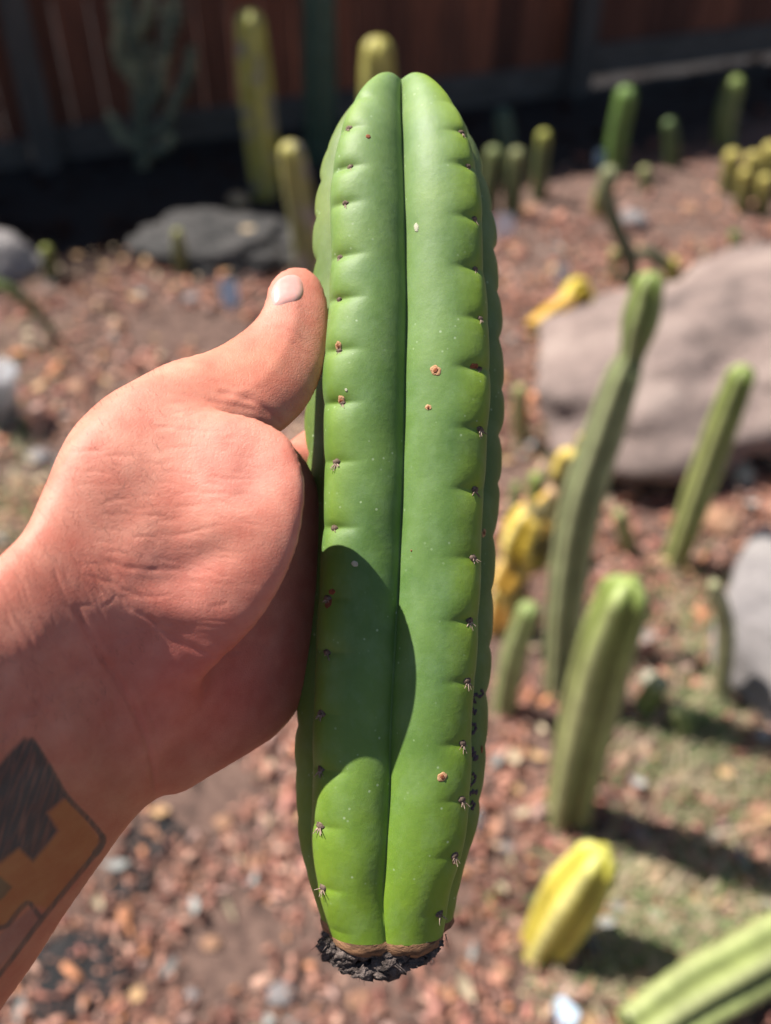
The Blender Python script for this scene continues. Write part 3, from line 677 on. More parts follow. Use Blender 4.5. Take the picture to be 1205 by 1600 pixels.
rr_ = nd(nt, 'ShaderNodeMapRange', i_3=.50, i_4=.70); nt.links.new(n1.outputs[0], rr_.inputs[0]); nt.links.new(rr_.outputs[0], p.inputs['Roughness'])
p.inputs['Specular IOR Level'].default_value = .5
p.inputs['Subsurface Weight'].default_value = .2; p.inputs['Subsurface Radius'].default_value = (.5, .8, .1); p.inputs['Subsurface Scale'].default_value = .004
pass
bb = bump(nt, n2.outputs[0], .28, .0004); bb = bump(nt, vo.outputs['Distance'], .10, .0004, bb)
n5 = noise_n(nt, 28, 3, .5, vs); bb = bump(nt, n5.outputs[0], .35, .002, bb)
nt.links.new(bb, p.inputs['Normal']); M['skin_cactus'] = m
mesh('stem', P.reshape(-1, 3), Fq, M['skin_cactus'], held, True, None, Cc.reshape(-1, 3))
# cut end under the stem
def qof(y):
    qq = np.linspace(0, .98, 3000); return float(qq[np.argmin(abs(fy(qq)-y))])
def S(y, th):
    q = np.array([qof(y)]); Pp, *_ = surf(q, np.array([th])); Pp = Pp[0]
    e = .01; A, *_ = surf(q, np.array([th+e])); q2 = np.array([min(q[0]+.002, .999)]); B, *_ = surf(q2, np.array([th]))
    n_ = np.cross(A[0]-Pp, B[0]-Pp); n_ /= np.linalg.norm(n_)
    ax = -(np.sin(th)*rgt - np.cos(th)*fwd)
    if n_ @ ax > 0: n_ = -n_
    return Vector(Pp), Vector(n_), Vector((B[0]-Pp)/np.linalg.norm(B[0]-Pp))
def theta_at(x, y, lo_=-80, hi_=80):
    """angle on the front of the stem seen at photo x,y"""
    ths = np.radians(np.linspace(lo_, hi_, 321)); q = np.full(ths.shape, qof(y)); Pp, *_ = surf(q, ths)
    r_ = Pp-campos; xx = (r_ @ rgt)/(r_ @ fwd)*F0+W0/2
    vis = np.abs(xx-x); dep = r_ @ fwd
    c_ = vis + np.where(vis < 3, (dep-dep.min())*200, 50)
    return float(ths[np.argmin(c_)])

# areoles with spines
xL = {262:548,318:540,400:532,467:531,548:531,630:536,722:527,825:523,935:513,1020:512,1115:503,1203:502,1290:501,1388:505}
def areole(pos, nrm, upd, sz, parent=held, nsp=7, down=True):
    mb = MB(); s_ = nrm.cross(upd).normalized()
    bmv = []
    nseg = 8
    for ring, (rr, hh) in enumerate(((1, -.15), (.8, .28), (.35, .5))):
        for i in range(nseg):
            a_ = 2*math.pi*i/nseg; k = random.uniform(.75, 1.2)
            bmv.append(pos + (s_*math.cos(a_)*rr*k + upd*math.sin(a_)*rr*.75*k)*sz + nrm*hh*sz)
    fs = [(r_*nseg+i, r_*nseg+(i+1) % nseg, (r_+1)*nseg+(i+1) % nseg, (r_+1)*nseg+i) for r_ in range(2) for i in range(nseg)] + [tuple(range(2*nseg, 3*nseg))]
    mb.add(bmv, fs)
    o = mb.build('areole', M['wool'], parent, True)
    sp = MB()
    for j in range(nsp):
        a_ = R(-90) + (j-(nsp-1)/2)*R(21) + random.gauss(0, .2)
        d_ = (s_*math.cos(a_)*1.0 + upd*math.sin(a_)*.9 + nrm*random.uniform(.4, .9)).normalized()
        L_ = sz*random.uniform(.9, 1.9)
        sp.cone(pos+nrm*sz*.2, pos+nrm*sz*.2+d_*L_, sz*.15, sz*.06, 4)
    if nsp:
        me_o = sp.build('spines', M['spine'], None, False)
        me_o.data.transform(Matrix.Translation(-held.location)); me_o.parent = o
    return o
for k in range(5):
    if k == 3: continue
    for y in ARE[k]:
        if y < 195 or y > 1440: continue
        th_ = ANG[k]
        if k == 0 and y in xL: th_ = theta_at(xL[y], y, -70, -10)
        P_, n_, u_ = S(y, th_)
        sz = .0017 if y > 650 else .0013
        areole(P_, n_, u_, sz*(1.0 if k < 2 else .6), nsp=(6 if y > 650 else 4) if k < 2 else 3)

# corky scars
def scarmat(name, c1, c2, sc=700): return simple(name, c1, c2, sc, .85, .8, .0006)
M['scar_rim'] = scarmat('cork_rim', (.42, .22, .10), (.60, .36, .20)); M['scar_mid'] = scarmat('cork_middle', (.16, .045, .02), (.32, .11, .05)); M['scar_pale'] = scarmat('pale_cork', (.40, .42, .30), (.55, .5, .38))
def disc(pos, nrm, upd, rx, ry, h, mat, name, parent, wob=.12, seed=0, dome=True):
    s_ = nrm.cross(upd).normalized(); n_ = 22; Vv = []; 
    for r_, hh in ((1.0, -.25), (.93, .45), (.75, .8), (.45, 1), (.02, .85 if dome else .3)):
        for i in range(n_):
            a_ = 2*math.pi*i/n_; w_ = 1+wob*math.sin(2*a_+seed)+wob*.6*math.sin(5*a_+seed*2)
            Vv.append(pos + s_*math.cos(a_)*rx*r_*w_ + upd*math.sin(a_)*ry*r_*w_ + nrm*h*hh)
    Fv = [(j*n_+i, j*n_+(i+1) % n_, (j+1)*n_+(i+1) % n_, (j+1)*n_+i) for j in range(4) for i in range(n_)]
    return mesh(name, [tuple(v_) for v_ in Vv], Fv, mat, parent)
for j, (x, y, w, h, kind) in enumerate([(681,581,17,17,'ring'),(669,638,10,10,'ring'),(740,574,17,17,'dark'),(529,541,12,15,'ring'),(534,627,15,17,'ring'),(576,216,9,7,'dark'),(651,355,9,15,'pale'),(555,880,10,10,'pale'),(513,942,11,20,'dark'),(691,1209,15,15,'ring'),(756,835,9,14,'ring'),(643,860,3,3,'dark'),(541,611,5,5,'pale'),(753,1200,5,14,'dark'),(710,1345,6,13,'ring'),(519,924,12,10,'dark')]):
    th_ = theta_at(x, y, -80, 80) if x < 750 else theta_at(x, y, 60, 125)
    P_, n_, u_ = S(y, th_); k_ = D0/F0*.93/2
    base_m = {'ring': M['scar_rim'], 'dark': M['scar_mid'], 'pale': M['scar_pale']}[kind]
    o = disc(P_, n_, u_, w*k_, h*k_, .00025, base_m, 'cork_scar', held, seed=j)
    if kind == 'ring':
        o2 = disc(P_+n_*.0002, n_, u_, w*k_*.45, h*k_*.5, .0003, M['scar_mid'], 'scar_centre', None, seed=j+3)
        o2.data.transform(Matrix.Translation(-held.location)); o2.parent = o

# marker writing running up the rear right face
ink = simple('faded_purple_ink', (.035, .022, .035), (.07, .05, .06), 300, .6, .1, .0003); M['ink'] = ink
def stroke(pts, w):
    Vv = []; Ff = []
    fr_ = catmull([(x, y) for x, y in pts], 6)
    ps = []
    for x, y in fr_:
        th_ = theta_at(x, y, 60, 128); P_, n_, u_ = S(y, th_); ps.append((P_+n_*.00015, n_))
    for i, (p_, n_) in enumerate(ps):
        t_ = ps[min(i+1, len(ps)-1)][0]-ps[max(i-1, 0)][0]
        if t_.length < 1e-7: t_ = Vector((0, 0, 1))
        s_ = t_.normalized().cross(n_).normalized(); ww = w*(.8+.3*math.sin(i*1.3))
        Vv += [p_-s_*ww-n_*.0002, p_-s_*ww*.8+n_*.00005, p_+s_*ww*.8+n_*.00005, p_+s_*ww-n_*.0002]
    for i in range(len(ps)-1):
        for k in range(3): Ff.append((4*i+k, 4*i+k+1, 4*i+k+5, 4*i+k+4))
    return Vv, Ff
ib = MB()
for pts, w in [([(752,1098),(755,1106),(749,1110),(743,1104),(739,1112),(743,1118),(735,1116)], .0006),
               ([(733,1130),(738,1132),(744,1136)], .0011),
               ([(736,1154),(742,1156),(743,1164),(737,1170),(732,1163),(735,1155)], .0007),
               ([(730,1194),(737,1198),(741,1206),(745,1216)], .0013), ([(731,1200),(735,1210)], .0009),
               ([(738,1236),(743,1243),(740,1252),(733,1256),(736,1244)], .0006), ([(733,1270),(739,1268),(746,1271)], .0009),
               ([(736,1284),(741,1290),(737,1298)], .0008)]:
    Vv, Ff = stroke(pts, w); ib.add(Vv, Ff)
ib.build('marker_writing', M['ink'], held, True)

# cut end: tan callus rim and dark soil crust hanging below
cutc, _, _, _ = surf(np.zeros(120), np.linspace(-math.pi, math.pi, 120, endpoint=False))
cen = cutc.mean(0); dn = -upv
rings = []
for j, (k, dz) in enumerate(((1.0, -.0006), (1.012, .0012), (.97, .003), (.85, .0048), (.55, .0062), (.02, .0065))):
    nz_ = np.array([noise.noise((i*.22, j*.9, 4)) for i in range(120)])
    rings.append(cen + (cutc-cen)*k*(1+.02*nz_[:, None]) + dn*(dz + .0012*nz_[:, None]))
Vv = np.vstack(rings); a = np.arange(len(Vv)).reshape(6, 120)
Fv = np.stack([a[:-1], np.roll(a[:-1], -1, 1), np.roll(a[1:], -1, 1), a[1:]], -1).reshape(-1, 4)
M['callus'] = simple('tan_callus', (.05, .028, .018), (.38, .20, .10), 130, .85, .8, .0008, (1, 1, 3))
mesh('cut_callus', Vv, Fv, M['callus'], held)
bm = bmesh.new()
def lump(c, r, seed):
    g = bmesh.ops.create_icosphere(bm, subdivisions=3, radius=1)
    for v_ in g['verts']:
        q = v_.co*2.2+Vector((seed, 0, 0)); k = 1+.55*noise.noise(q)+.4*noise.noise(q*2.6)+.2*noise.noise(q*6)
        w_ = v_.co*r*k; v_.co = Vector(c) + Vector((w_.x*1.45, w_.y, w_.z*.75))
k_ = D0/F0
edge_y = spl([490, 505, 540, 600, 640, 670, 700], [1452, 1475, 1508, 1518, 1502, 1492, 1468])
for j in range(150):
    x = random.uniform(524, 674); ymax = float(edge_y(x)); ytop = 1470 + 4*math.sin(x/30)
    y = random.uniform(ytop+2, max(ymax-5, ytop+3)); dep = D0 - .020 + random.uniform(0, .036)
    c_ = U(np.array(x), np.array(y - (dep-.292)*200), np.array(dep)); lump(c_, random.choice([.0009, .0013, .0018, .0026, .0034])*random.uniform(.8, 1.1), j*3.7)
for x, y, r_ in [(668,1474,.0014),(652,1478,.0018),(636,1481,.0015),(620,1482,.0012),(515,1476,.0013),(512,1472,.0013),(514,1478,.002),(684,1474,.0012),(676,1482,.0015),(668,1490,.0018),(655,1498,.002),(640,1503,.0017),(596,1516,.0026),(570,1515,.0026),(545,1512,.002),(534,1500,.0024),(560,1484,.0032),(610,1490,.0036),(535,1488,.0026)]:
    c_ = U(np.array(x), np.array(y), np.array(.291 if 500 < x < 690 else .298)); lump(c_, r_, x*.37)
me = bpy.data.meshes.new('soil_crust'); bm.to_mesh(me); bm.free()
me.transform(Matrix.Translation(-held.location))
me.polygons.foreach_set('use_smooth', np.ones(len(me.polygons), bool)); me.materials.append(M['soil'])
o = bpy.data.objects.new('soil_crust', me); col.objects.link(o); o.parent = held
rb = MB()
for j in range(46):   # root hairs and fibres
    x = random.uniform(500, 698); y = float(edge_y(x)) - random.uniform(0, 12); dep = random.uniform(.286, .30)
    a_ = Vector(U(np.array(x), np.array(y), np.array(dep))); 
    d_ = Vector(-upv + rgt*random.gauss(0, 1.0) + fwd*random.gauss(0, .5)).normalized()
    b_ = a_ + d_*random.uniform(.001, .004); rb.cone(a_, b_, .00022, .00008, 4)
    rb.cone(b_, b_ + (d_+Vector(rgt)*random.gauss(0, .8)).normalized()*.0012, .0001, .00004, 3)
tag(rb.build('root_fibres', M['soil'], held), kind='stuff')

# ================================================================== HAND AND FOREARM
def dense(P, n=8): 
    P = list(P); P = [P[-1]] + P + [P[0], P[1]]; P = [np.array(p_, float) for p_ in P]; out = []
    for i in range(1, len(P)-2):
        a_, b_, c_, d_ = P[i-1], P[i], P[i+1], P[i+2]
        for k in range(n):
            t = k/n; out.append(.5*((2*b_)+(-a_+c_)*t+(2*a_-5*b_+4*c_-d_)*t*t+(-a_+3*b_-3*c_+d_)*t**3))
    return np.array(out)
def polydist(X, Y, poly):
    n = len(poly); d2 = np.full(X.shape, 1e18); ins = np.zeros(X.shape, bool)
    for i in range(n):
        x1, y1 = poly[i]; x2, y2 = poly[(i+1) % n]; dx, dy = x2-x1, y2-y1
        L2 = dx*dx+dy*dy+1e-9; t = np.clip(((X-x1)*dx+(Y-y1)*dy)/L2, 0, 1)
        d2 = np.minimum(d2, (X-x1-t*dx)**2+(Y-y1-t*dy)**2)
        if y1 != y2:
            c_ = ((y1 > Y) != (y2 > Y)) & (X < dx*(Y-y1)/dy+x1); ins ^= c_
    d = np.sqrt(d2); return np.where(ins, d, -d)
GSX, GSY, GSD = 5.0, 5.0, .0013
gx = np.arange(-420, 800, GSX); gy = np.arange(380, 2010, GSY); gd = np.arange(.150, .400, GSD)
X2, Y2 = np.meshgrid(gx, gy, indexing='ij')
def blur(A, n):
    for _ in range(n):
        A = (np.roll(A, 1, 0)+np.roll(A, -1, 0)+np.roll(A, 1, 1)+np.roll(A, -1, 1)+4*A)/8
    return A
def inflate(poly):
    """h'(x,y) in px^2: positive inside, smooth, sqrt gives a rounded half thickness"""
    d = polydist(X2, Y2, dense(poly))
    ins = d > 0
    s = 4; dc = d[::s, ::s]; m_ = dc > 0; h = np.zeros(dc.shape); hs = (GSX*s)**2
    for _ in range(2500):
        h = (np.roll(h, 1, 0)+np.roll(h, -1, 0)+np.roll(h, 1, 1)+np.roll(h, -1, 1))/4 + hs*2/4*.5*2*.5
        h[~m_] = 0
    # upsample
    xi = np.arange(X2.shape[0])/s; yi = np.arange(X2.shape[1])/s
    x0 = np.clip(xi.astype(int), 0, dc.shape[0]-2); y0 = np.clip(yi.astype(int), 0, dc.shape[1]-2)
    fx_ = np.clip(xi-x0, 0, 1)[:, None]; fy_ = np.clip(yi-y0, 0, 1)[None, :]
    hh = (h[x0][:, y0]*(1-fx_)*(1-fy_)+h[x0+1][:, y0]*fx_*(1-fy_)+h[x0][:, y0+1]*(1-fx_)*fy_+h[x0+1][:, y0+1]*fx_*fy_)
    hf = hh.copy()
    for _ in range(300):
        hf = (np.roll(hf, 1, 0)+np.roll(hf, -1, 0)+np.roll(hf, 1, 1)+np.roll(hf, -1, 1))/4 + GSX**2/4*1.0
        hf[~ins] = 0
    rat = np.where(d > 12, hf/np.maximum(d, 1), 0); wgt = (d > 12).astype(float)
    for _ in range(60): rat = blur(rat, 1); wgt = blur(wgt, 1); rat = np.where(d > 12, hf/np.maximum(d, 1), rat/np.maximum(wgt, 1e-6)*(wgt > 1e-6)); wgt = np.where(d > 12, 1, np.minimum(1, wgt*1e6))
    rat = blur(rat, 12)
    return np.where(d < 0, d*np.maximum(rat, 25) - d*d*.5, d*rat), d
def rbf(pts):
    """smooth depth over the picture plane from control points (x,y,depth)"""
    A = np.array(pts, float); num = np.zeros(X2.shape); den = np.zeros(X2.shape)
    # affine fit + gaussian residual
    B = np.column_stack([np.ones(len(A)), A[:, 0], A[:, 1]]); co, *_ = np.linalg.lstsq(B, A[:, 2], rcond=None)
    res = A[:, 2]-B@co
    for (x, y, _), r_ in zip(A, res):
        w_ = np.exp(-((X2-x)**2+(Y2-y)**2)/(2*130**2)); num += w_*r_; den += w_
    return co[0]+co[1]*X2+co[2]*Y2 + num/np.maximum(den, .35)
ALL = [(-420,1250),(-200,1046),(-90,950),(0,868),(38,828),(72,765),(115,690),(168,640),(225,615),(285,615),(345,636),(405,656),(450,690),(484,730),(503,800),(504,950),(488,1050),(466,1105),(440,1140),(400,1170),(330,1212),(285,1238),(246,1248),(205,1284),(150,1360),(100,1432),(50,1510),(0,1580),(-100,1722),(-240,1900),(-360,1960),(-520,1800),(-520,1450)]
THE = [(-90,1010),(-20,905),(55,812),(113,700),(165,652),(225,628),(285,630),(345,642),(405,656),(450,682),(470,722),(477,765),(470,830),(453,885),(428,935),(392,985),(330,1040),(240,1095),(130,1150),(20,1200),(-80,1190)]
THB = [(85,800),(110,705),(160,638),(205,600),(262,567),(330,546),(388,510),(412,478),(419,448),(438,424),(466,416),(493,428),(508,456),(515,500),(511,555),(501,592),(480,634),(447,669),(390,710),(300,770),(200,820)]
fields = []
mm = .001
def layer(poly, k, zc, depth_ref):
    h, d = inflate(poly); z = rbf(zc)
    return h, z, k
h1, z1, k1 = layer(ALL, .54, [(-420,1700,.222),(-150,1350,.236),(60,1080,.254),(180,1000,.266),(200,750,.274),(350,650,.285),(450,760,.310),(450,950,.309),(430,1080,.312),(330,1100,.293),(280,1180,.288),(200,1200,.274)], 0)
h2, z2, k2 = layer(THE, .44, [(120,760,.268),(200,900,.264),(260,700,.274),(330,820,.266),(430,770,.253),(400,640,.279),(330,990,.271),(395,940,.262),(440,860,.254),(240,1060,.280),(100,1120,.268),(-50,1080,.262),(20,950,.262)], 0)
h3, z3, k3 = layer(THB, .66, [(465,440,.303),(440,540,.299),(480,560,.300),(410,600,.294),(340,620,.285),(350,700,.277),(260,680,.272),(170,740,.266),(110,780,.264)], 0)
def fld(h, z, k, D):
    """implicit value in mm over the 3-D grid for one slab of depths"""
    s = z*1000/F0                          # mm per px
    a_ = (k*s)**2*h                        # mm^2
    Z = (D-z)*1000
    return (Z*Z-a_)/(np.sqrt(Z*Z+np.abs(a_))+1.0)
def smin(a_, b_, k):
    h_ = np.clip(.5+.5*(b_-a_)/k, 0, 1); return b_*(1-h_)+a_*h_-k*h_*(1-h_)
Fv_ = np.empty((len(gx), len(gy), len(gd)), np.float32)
def local(px, py, d): return np.array([(px-W0/2)/F0*d, (H0/2-py)/F0*d, d])*1000
chains = []
def chain(pts):   # (px,py,depth,radius mm)
    for a_, b_ in zip(pts[:-1], pts[1:]): chains.append((local(*a_[:3]), local(*b_[:3]), a_[3], b_[3]))
# four fingers curled round the back of the cactus, tips hidden behind it
fing = []
for (y0, y1, sx, r_) in ((735, 690, 0, 9.4), (835, 800, 6, 9.6), (935, 912, 2, 9.2), (1030, 1015, -12, 8.2)):
    fing.append([(425, y0+6, .322, r_+.5), (462, y0, .336, r_+.3), (520, y1, .358, r_), (610, y1-8, .368, r_-.8), (690+sx, y1-12, .358, r_-1.2), (712+sx, y1-14, .346, r_-1.8)])
fsegs = []
for f_ in fing:
    seg = []
    for a_, b_ in zip(f_[:-1], f_[1:]): seg.append((local(*a_[:3]), local(*b_[:3]), a_[3], b_[3]))
    fsegs.append(seg)
def capd(PX, PY, PZ, seg):
    a_, b_, ra, rb_ = seg; ba = b_-a_; L2 = ba@ba
    t = np.clip(((PX-a_[0])*ba[0]+(PY-a_[1])*ba[1]+(PZ-a_[2])*ba[2])/L2, 0, 1)
    return np.sqrt((PX-a_[0]-t*ba[0])**2+(PY-a_[1]-t*ba[1])**2+(PZ-a_[2]-t*ba[2])**2) - (ra+(rb_-ra)*t)
for i, D in enumerate(gd):
    f1 = fld(h1, z1, k1, D); f2 = fld(h2, z2, k2, D); f3 = fld(h3, z3, k3, D)
    F_ = smin(f1, f2, 18.0); F_ = smin(F_, f3, 9.0)
    if D > .27:
        PX = (X2-W0/2)/F0*D*1000; PY = (H0/2-Y2)/F0*D*1000; PZ = D*1000
        fg = None
        for seg in fsegs:
            g_ = None
            for s_ in seg:
                c_ = capd(PX, PY, PZ, s_); g_ = c_ if g_ is None else smin(g_, c_, 2.0)
            fg = g_ if fg is None else smin(fg, g_, .8)
        F_ = smin(F_, fg, 4.0)
    Fv_[:, :, i] = F_
Fv_[0] = 5; Fv_[-1] = 5; Fv_[:, 0] = 5; Fv_[:, -1] = 5; Fv_[:, :, 0] = 5; Fv_[:, :, -1] = 5
def surface_nets(Fg):
    ins = Fg < 0; nx_, ny_, nz_ = Fg.shape
    c0 = np.zeros((nx_-1, ny_-1, nz_-1), np.uint8)
    for i in (0, 1):
        for j in (0, 1):
            for k in (0, 1): c0 += ins[i:nx_-1+i, j:ny_-1+j, k:nz_-1+k]
    act = (c0 > 0) & (c0 < 8); idx = np.argwhere(act); vid = np.full(act.shape, -1, np.int32); vid[act] = np.arange(len(idx))
    acc = np.zeros((len(idx), 3)); cnt = np.zeros(len(idx))
    cor = [(i, j, k) for i in (0, 1) for j in (0, 1) for k in (0, 1)]
    for a_ in cor:
        for ax in range(3):
            if a_[ax] == 1: continue
            b_ = list(a_); b_[ax] = 1
            va = Fg[idx[:, 0]+a_[0], idx[:, 1]+a_[1], idx[:, 2]+a_[2]]; vb = Fg[idx[:, 0]+b_[0], idx[:, 1]+b_[1], idx[:, 2]+b_[2]]
            m_ = (va < 0) != (vb < 0); t = np.where(m_, va/np.where(m_, va-vb, 1), 0)
            pos = np.tile(np.array(a_, float), (len(idx), 1)); pos[:, ax] += t
            acc[m_] += pos[m_]; cnt[m_] += 1
    Vn = idx + acc/cnt[:, None]
    quads = []
    for ax in range(3):
        o1, o2 = [(1, 2), (2, 0), (0, 1)][ax]
        sl0 = [slice(1, -1)]*3; sl1 = [slice(1, -1)]*3; sl0[ax] = slice(0, -1); sl1[ax] = slice(1, None)
        s0 = ins[tuple(sl0)]; s1 = ins[tuple(sl1)]; e = np.argwhere(s0 != s1)
        off = np.array([1, 1, 1]); off[ax] = 0; base_ = e+off
        sg = s0[tuple(e.T)]
        def cell(d1, d2):
            c_ = base_.copy(); c_[:, o1] -= d1; c_[:, o2] -= d2; return vid[c_[:, 0], c_[:, 1], c_[:, 2]]
        q_ = np.stack([cell(1, 1), cell(0, 1), cell(0, 0), cell(1, 0)], -1)
        q_ = np.where(sg[:, None], q_, q_[:, ::-1]); quads.append(q_)
    return Vn, np.vstack(quads)
Vn, Qn = surface_nets(Fv_)
Qn = Qn[(Qn >= 0).all(1)]
# light smoothing in grid space
E = np.vstack([Qn[:, [0, 1]], Qn[:, [1, 2]], Qn[:, [2, 3]], Qn[:, [3, 0]]]); deg = np.bincount(E.ravel(), minlength=len(Vn))
def lap(A):
    o_ = np.zeros_like(A)
    for c_ in range(A.shape[1]):
        o_[:, c_] = np.bincount(E[:, 0], A[E[:, 1], c_], len(A)) + np.bincount(E[:, 1], A[E[:, 0], c_], len(A))
    return o_/np.maximum(deg, 1)[:, None]
for it in range(6): Vn = Vn + .5*(lap(Vn)-Vn); Vn = Vn - .52*(lap(Vn)-Vn)*(1 if it < 5 else 0)
pxv = gx[0]+Vn[:, 0]*GSX; pyv = gy[0]+Vn[:, 1]*GSY; dv = gd[0]+Vn[:, 2]*GSD
VW = U(pxv, pyv, dv)
person = empty('person', Vector(U(np.array(60.), np.array(1200.), np.array(.24))), 'left hand gripping the cactus cutting, with a grey and orange block tattoo on the wrist', 'person')
hand = mesh('body', VW, Qn, None, person)
sub = hand.modifiers.new('s', 'SUBSURF'); sub.levels = 1; sub.render_levels = 1
dg = bpy.context.evaluated_depsgraph_get(); me2 = bpy.data.meshes.new_from_object(hand.evaluated_get(dg))
hand.modifiers.clear(); old = hand.data; hand.data = me2; me2.name = 'body'; bpy.data.meshes.remove(old)
nv = len(me2.vertices); co = np.empty(nv*3, np.float32); me2.vertices.foreach_get('co', co); co = co.reshape(-1, 3).astype(float)
no = np.empty(nv*3, np.float32); me2.vertices.foreach_get('normal', no); no = no.reshape(-1, 3).astype(float)
wc = co + np.array(person.location); rel = wc-campos; dep = rel@fwd; HX = (rel@rgt)/dep*F0+W0/2; HY = H0/2-(rel@upv)/dep*F0
front = np.clip(-(no@fwd)*2+.4, 0, 1)
if (no*(rel/np.linalg.norm(rel, axis=1)[:, None])).sum(1)[(HX > 100) & (HX < 300) & (HY > 700) & (HY < 900)].mean() > .2:
    pass
def curve_d(pts):
    P_ = catmull(pts, 6); d2 = np.full(nv, 1e12)
    m_ = (HX > P_[:, 0].min()-40) & (HX < P_[:, 0].max()+40) & (HY > P_[:, 1].min()-40) & (HY < P_[:, 1].max()+40)
    hx, hy = HX[m_], HY[m_]; dd_ = np.full(hx.shape, 1e12); tt_ = np.zeros(hx.shape)
    for i in range(len(P_)-1):
        (x1, y1), (x2, y2) = P_[i], P_[i+1]; dx, dy = x2-x1, y2-y1; t = np.clip(((hx-x1)*dx+(hy-y1)*dy)/(dx*dx+dy*dy+1e-9), 0, 1)
        q_ = (hx-x1-t*dx)**2+(hy-y1-t*dy)**2; b_ = q_ < dd_; dd_ = np.where(b_, q_, dd_); tt_ = np.where(b_, (i+t)/(len(P_)-1), tt_)
    d2[m_] = dd_; T = np.zeros(nv); T[m_] = tt_; return np.sqrt(d2), T
disp = np.zeros(nv); red = np.zeros(nv)
creases = [  # points, depth mm, half width px
 ([(447,668),(420,645),(385,624),(340,612)], .6, 5), ([(270,612),(330,628),(390,640),(425,655)], .45, 4), ([(262,640),(310,650),(370,655)], .3, 3.5), ([(240,668),(300,672),(350,676)], .25, 3),
 ([(300,590),(350,600),(400,622)], .3, 3.5), ([(425,510),(455,520),(490,545)], .22, 3.5), ([(420,522),(450,535),(485,560)], .18, 3),
 ([(105,850),(130,900),(165,945),(190,985)], .12, 3.5), ([(160,880),(200,935),(250,980),(300,1010),(340,1022),(390,1010)], .45, 5),
 ([(185,930),(210,955),(240,968)], .3, 3), ([(150,870),(190,885),(230,890),(280,890)], .4, 4), ([(160,905),(215,930),(270,930)], .3, 3.5),
 ([(115,945),(150,1010),(190,1070),(215,1120),(235,1180),(244,1245)], .8, 5), ([(60,960),(95,1015),(125,1050)], .35, 4), ([(25,960),(50,1010),(80,1060),(100,1100)], .3, 4), ([(140,1000),(175,1060),(205,1110),(222,1160)], .4, 4),
 ([(130,1060),(165,1120),(180,1180)], .2, 4), ([(350,985),(380,1000),(430,1005)], .2, 4), ([(200,1040),(240,1130),(246,1200)], .25, 4)]
for pts, dpt, wd in creases:
    d_, T = curve_d(pts); tw = np.clip(np.minimum(T, 1-T)*6, 0, 1)**.6
    wob = 1+.35*np.sin(T*23+dpt*40)
    dpt = dpt*(.32 if dpt < .5 else .5); disp -= dpt*mm*1.0*tw*wob*np.exp(-(d_/wd)**2); disp += dpt*.35*mm*tw*np.exp(-((d_-wd*2.1)/(wd*1.3))**2); red += tw*dpt*.6*np.exp(-(d_/(wd*1.2))**2)
# soft hollows and tendons
def blob(x, y, rx, ry, a_, ang=0):
    c_, s_ = math.cos(ang), math.sin(ang); u_ = ((HX-x)*c_+(HY-y)*s_)/rx; w_ = (-(HX-x)*s_+(HY-y)*c_)/ry
    return a_*mm*np.exp(-(u_*u_+w_*w_))
for b_ in [(400,735,50,60,-1.6,.5),(330,870,60,30,-.9,-.5),(300,880,45,22,-.5,-.4),(420,600,45,60,1.2,.5),(180,720,70,60,1.5,0),(370,800,60,80,.8,0),(270,950,70,30,1.3,.2),(395,690,50,22,-.2,-.5),(230,830,30,90,.8,.5),(455,500,24,40,.6,0),(330,1090,90,70,1.5,0),(120,1160,30,120,.9,-.5),(60,1010,60,60,1.0,0)]:
    disp += blob(*b_)
nzv = np.array([noise.noise(Vector(c_*60)) + .5*noise.noise(Vector(c_*170)) for c_ in wc[::1]]) if nv < 700000 else np.zeros(nv)
disp += nzv*.14*mm
rw = random.Random(5)
for _ in range(230):     # many faint wrinkles across the back of the hand and wrist
    if rw.random() < .62:
        x = rw.uniform(130, 400); y = rw.uniform(600, 1000); L_ = rw.uniform(25, 80); a_ = rw.gauss(.08, .22)
        if x < 330-(y-560)*.9 and y < 700: continue
    else:
        x = rw.uniform(-10, 200); y = rw.uniform(900, 1200); L_ = rw.uniform(40, 110); a_ = rw.gauss(1.12, .12)
    c_, s_ = math.cos(a_), math.sin(a_); b_ = rw.uniform(-.12, .12)*L_
    d_, T = curve_d([(x-c_*L_/2, y-s_*L_/2), (x-s_*b_, y+c_*b_), (x+c_*L_/2, y+s_*L_/2)]); tw = np.clip(np.minimum(T, 1-T)*3, 0, 1)
    disp -= rw.uniform(.03, .10)*mm*tw*np.exp(-(d_/rw.uniform(2.6, 3.6))**2)
co2 = co + no*(disp*front)[:, None]
me2.vertices.foreach_set('co', co2.astype(np.float32).ravel()); me2.update()
# colours
def inpoly(poly, soft=2.5):
    m_ = (HX > min(p_[0] for p_ in poly)-10) & (HX < max(p_[0] for p_ in poly)+10) & (HY > min(p_[1] for p_ in poly)-10) & (HY < max(p_[1] for p_ in poly)+10)
    o_ = np.zeros(nv); o_[m_] = np.clip(.5+polydist(HX[m_], HY[m_], poly)/soft, 0, 1); return o_*(front > .2)
pink = np.array([.60, .240, .168]); tan = np.array([.50, .195, .105]); redc = np.array([.62, .14, .11]); pale = np.array([.66, .30, .215])
SC = np.tile(pink, (nv, 1))
def mx(c_, m_): 
    global SC; SC = SC*(1-m_[:, None]) + np.asarray(c_)*m_[:, None]
mx(tan, np.clip((HY-1130)/120, 0, 1)*.8); mx(redc, np.clip(blob(330,1080,150,130,1000), 0, 1)*.75)
mx(tan, np.clip(blob(380,560,90,60,1000), 0, 1)*.45); mx((.62,.25,.19), np.clip(blob(480,470,50,55,1000), 0, 1)*.7)
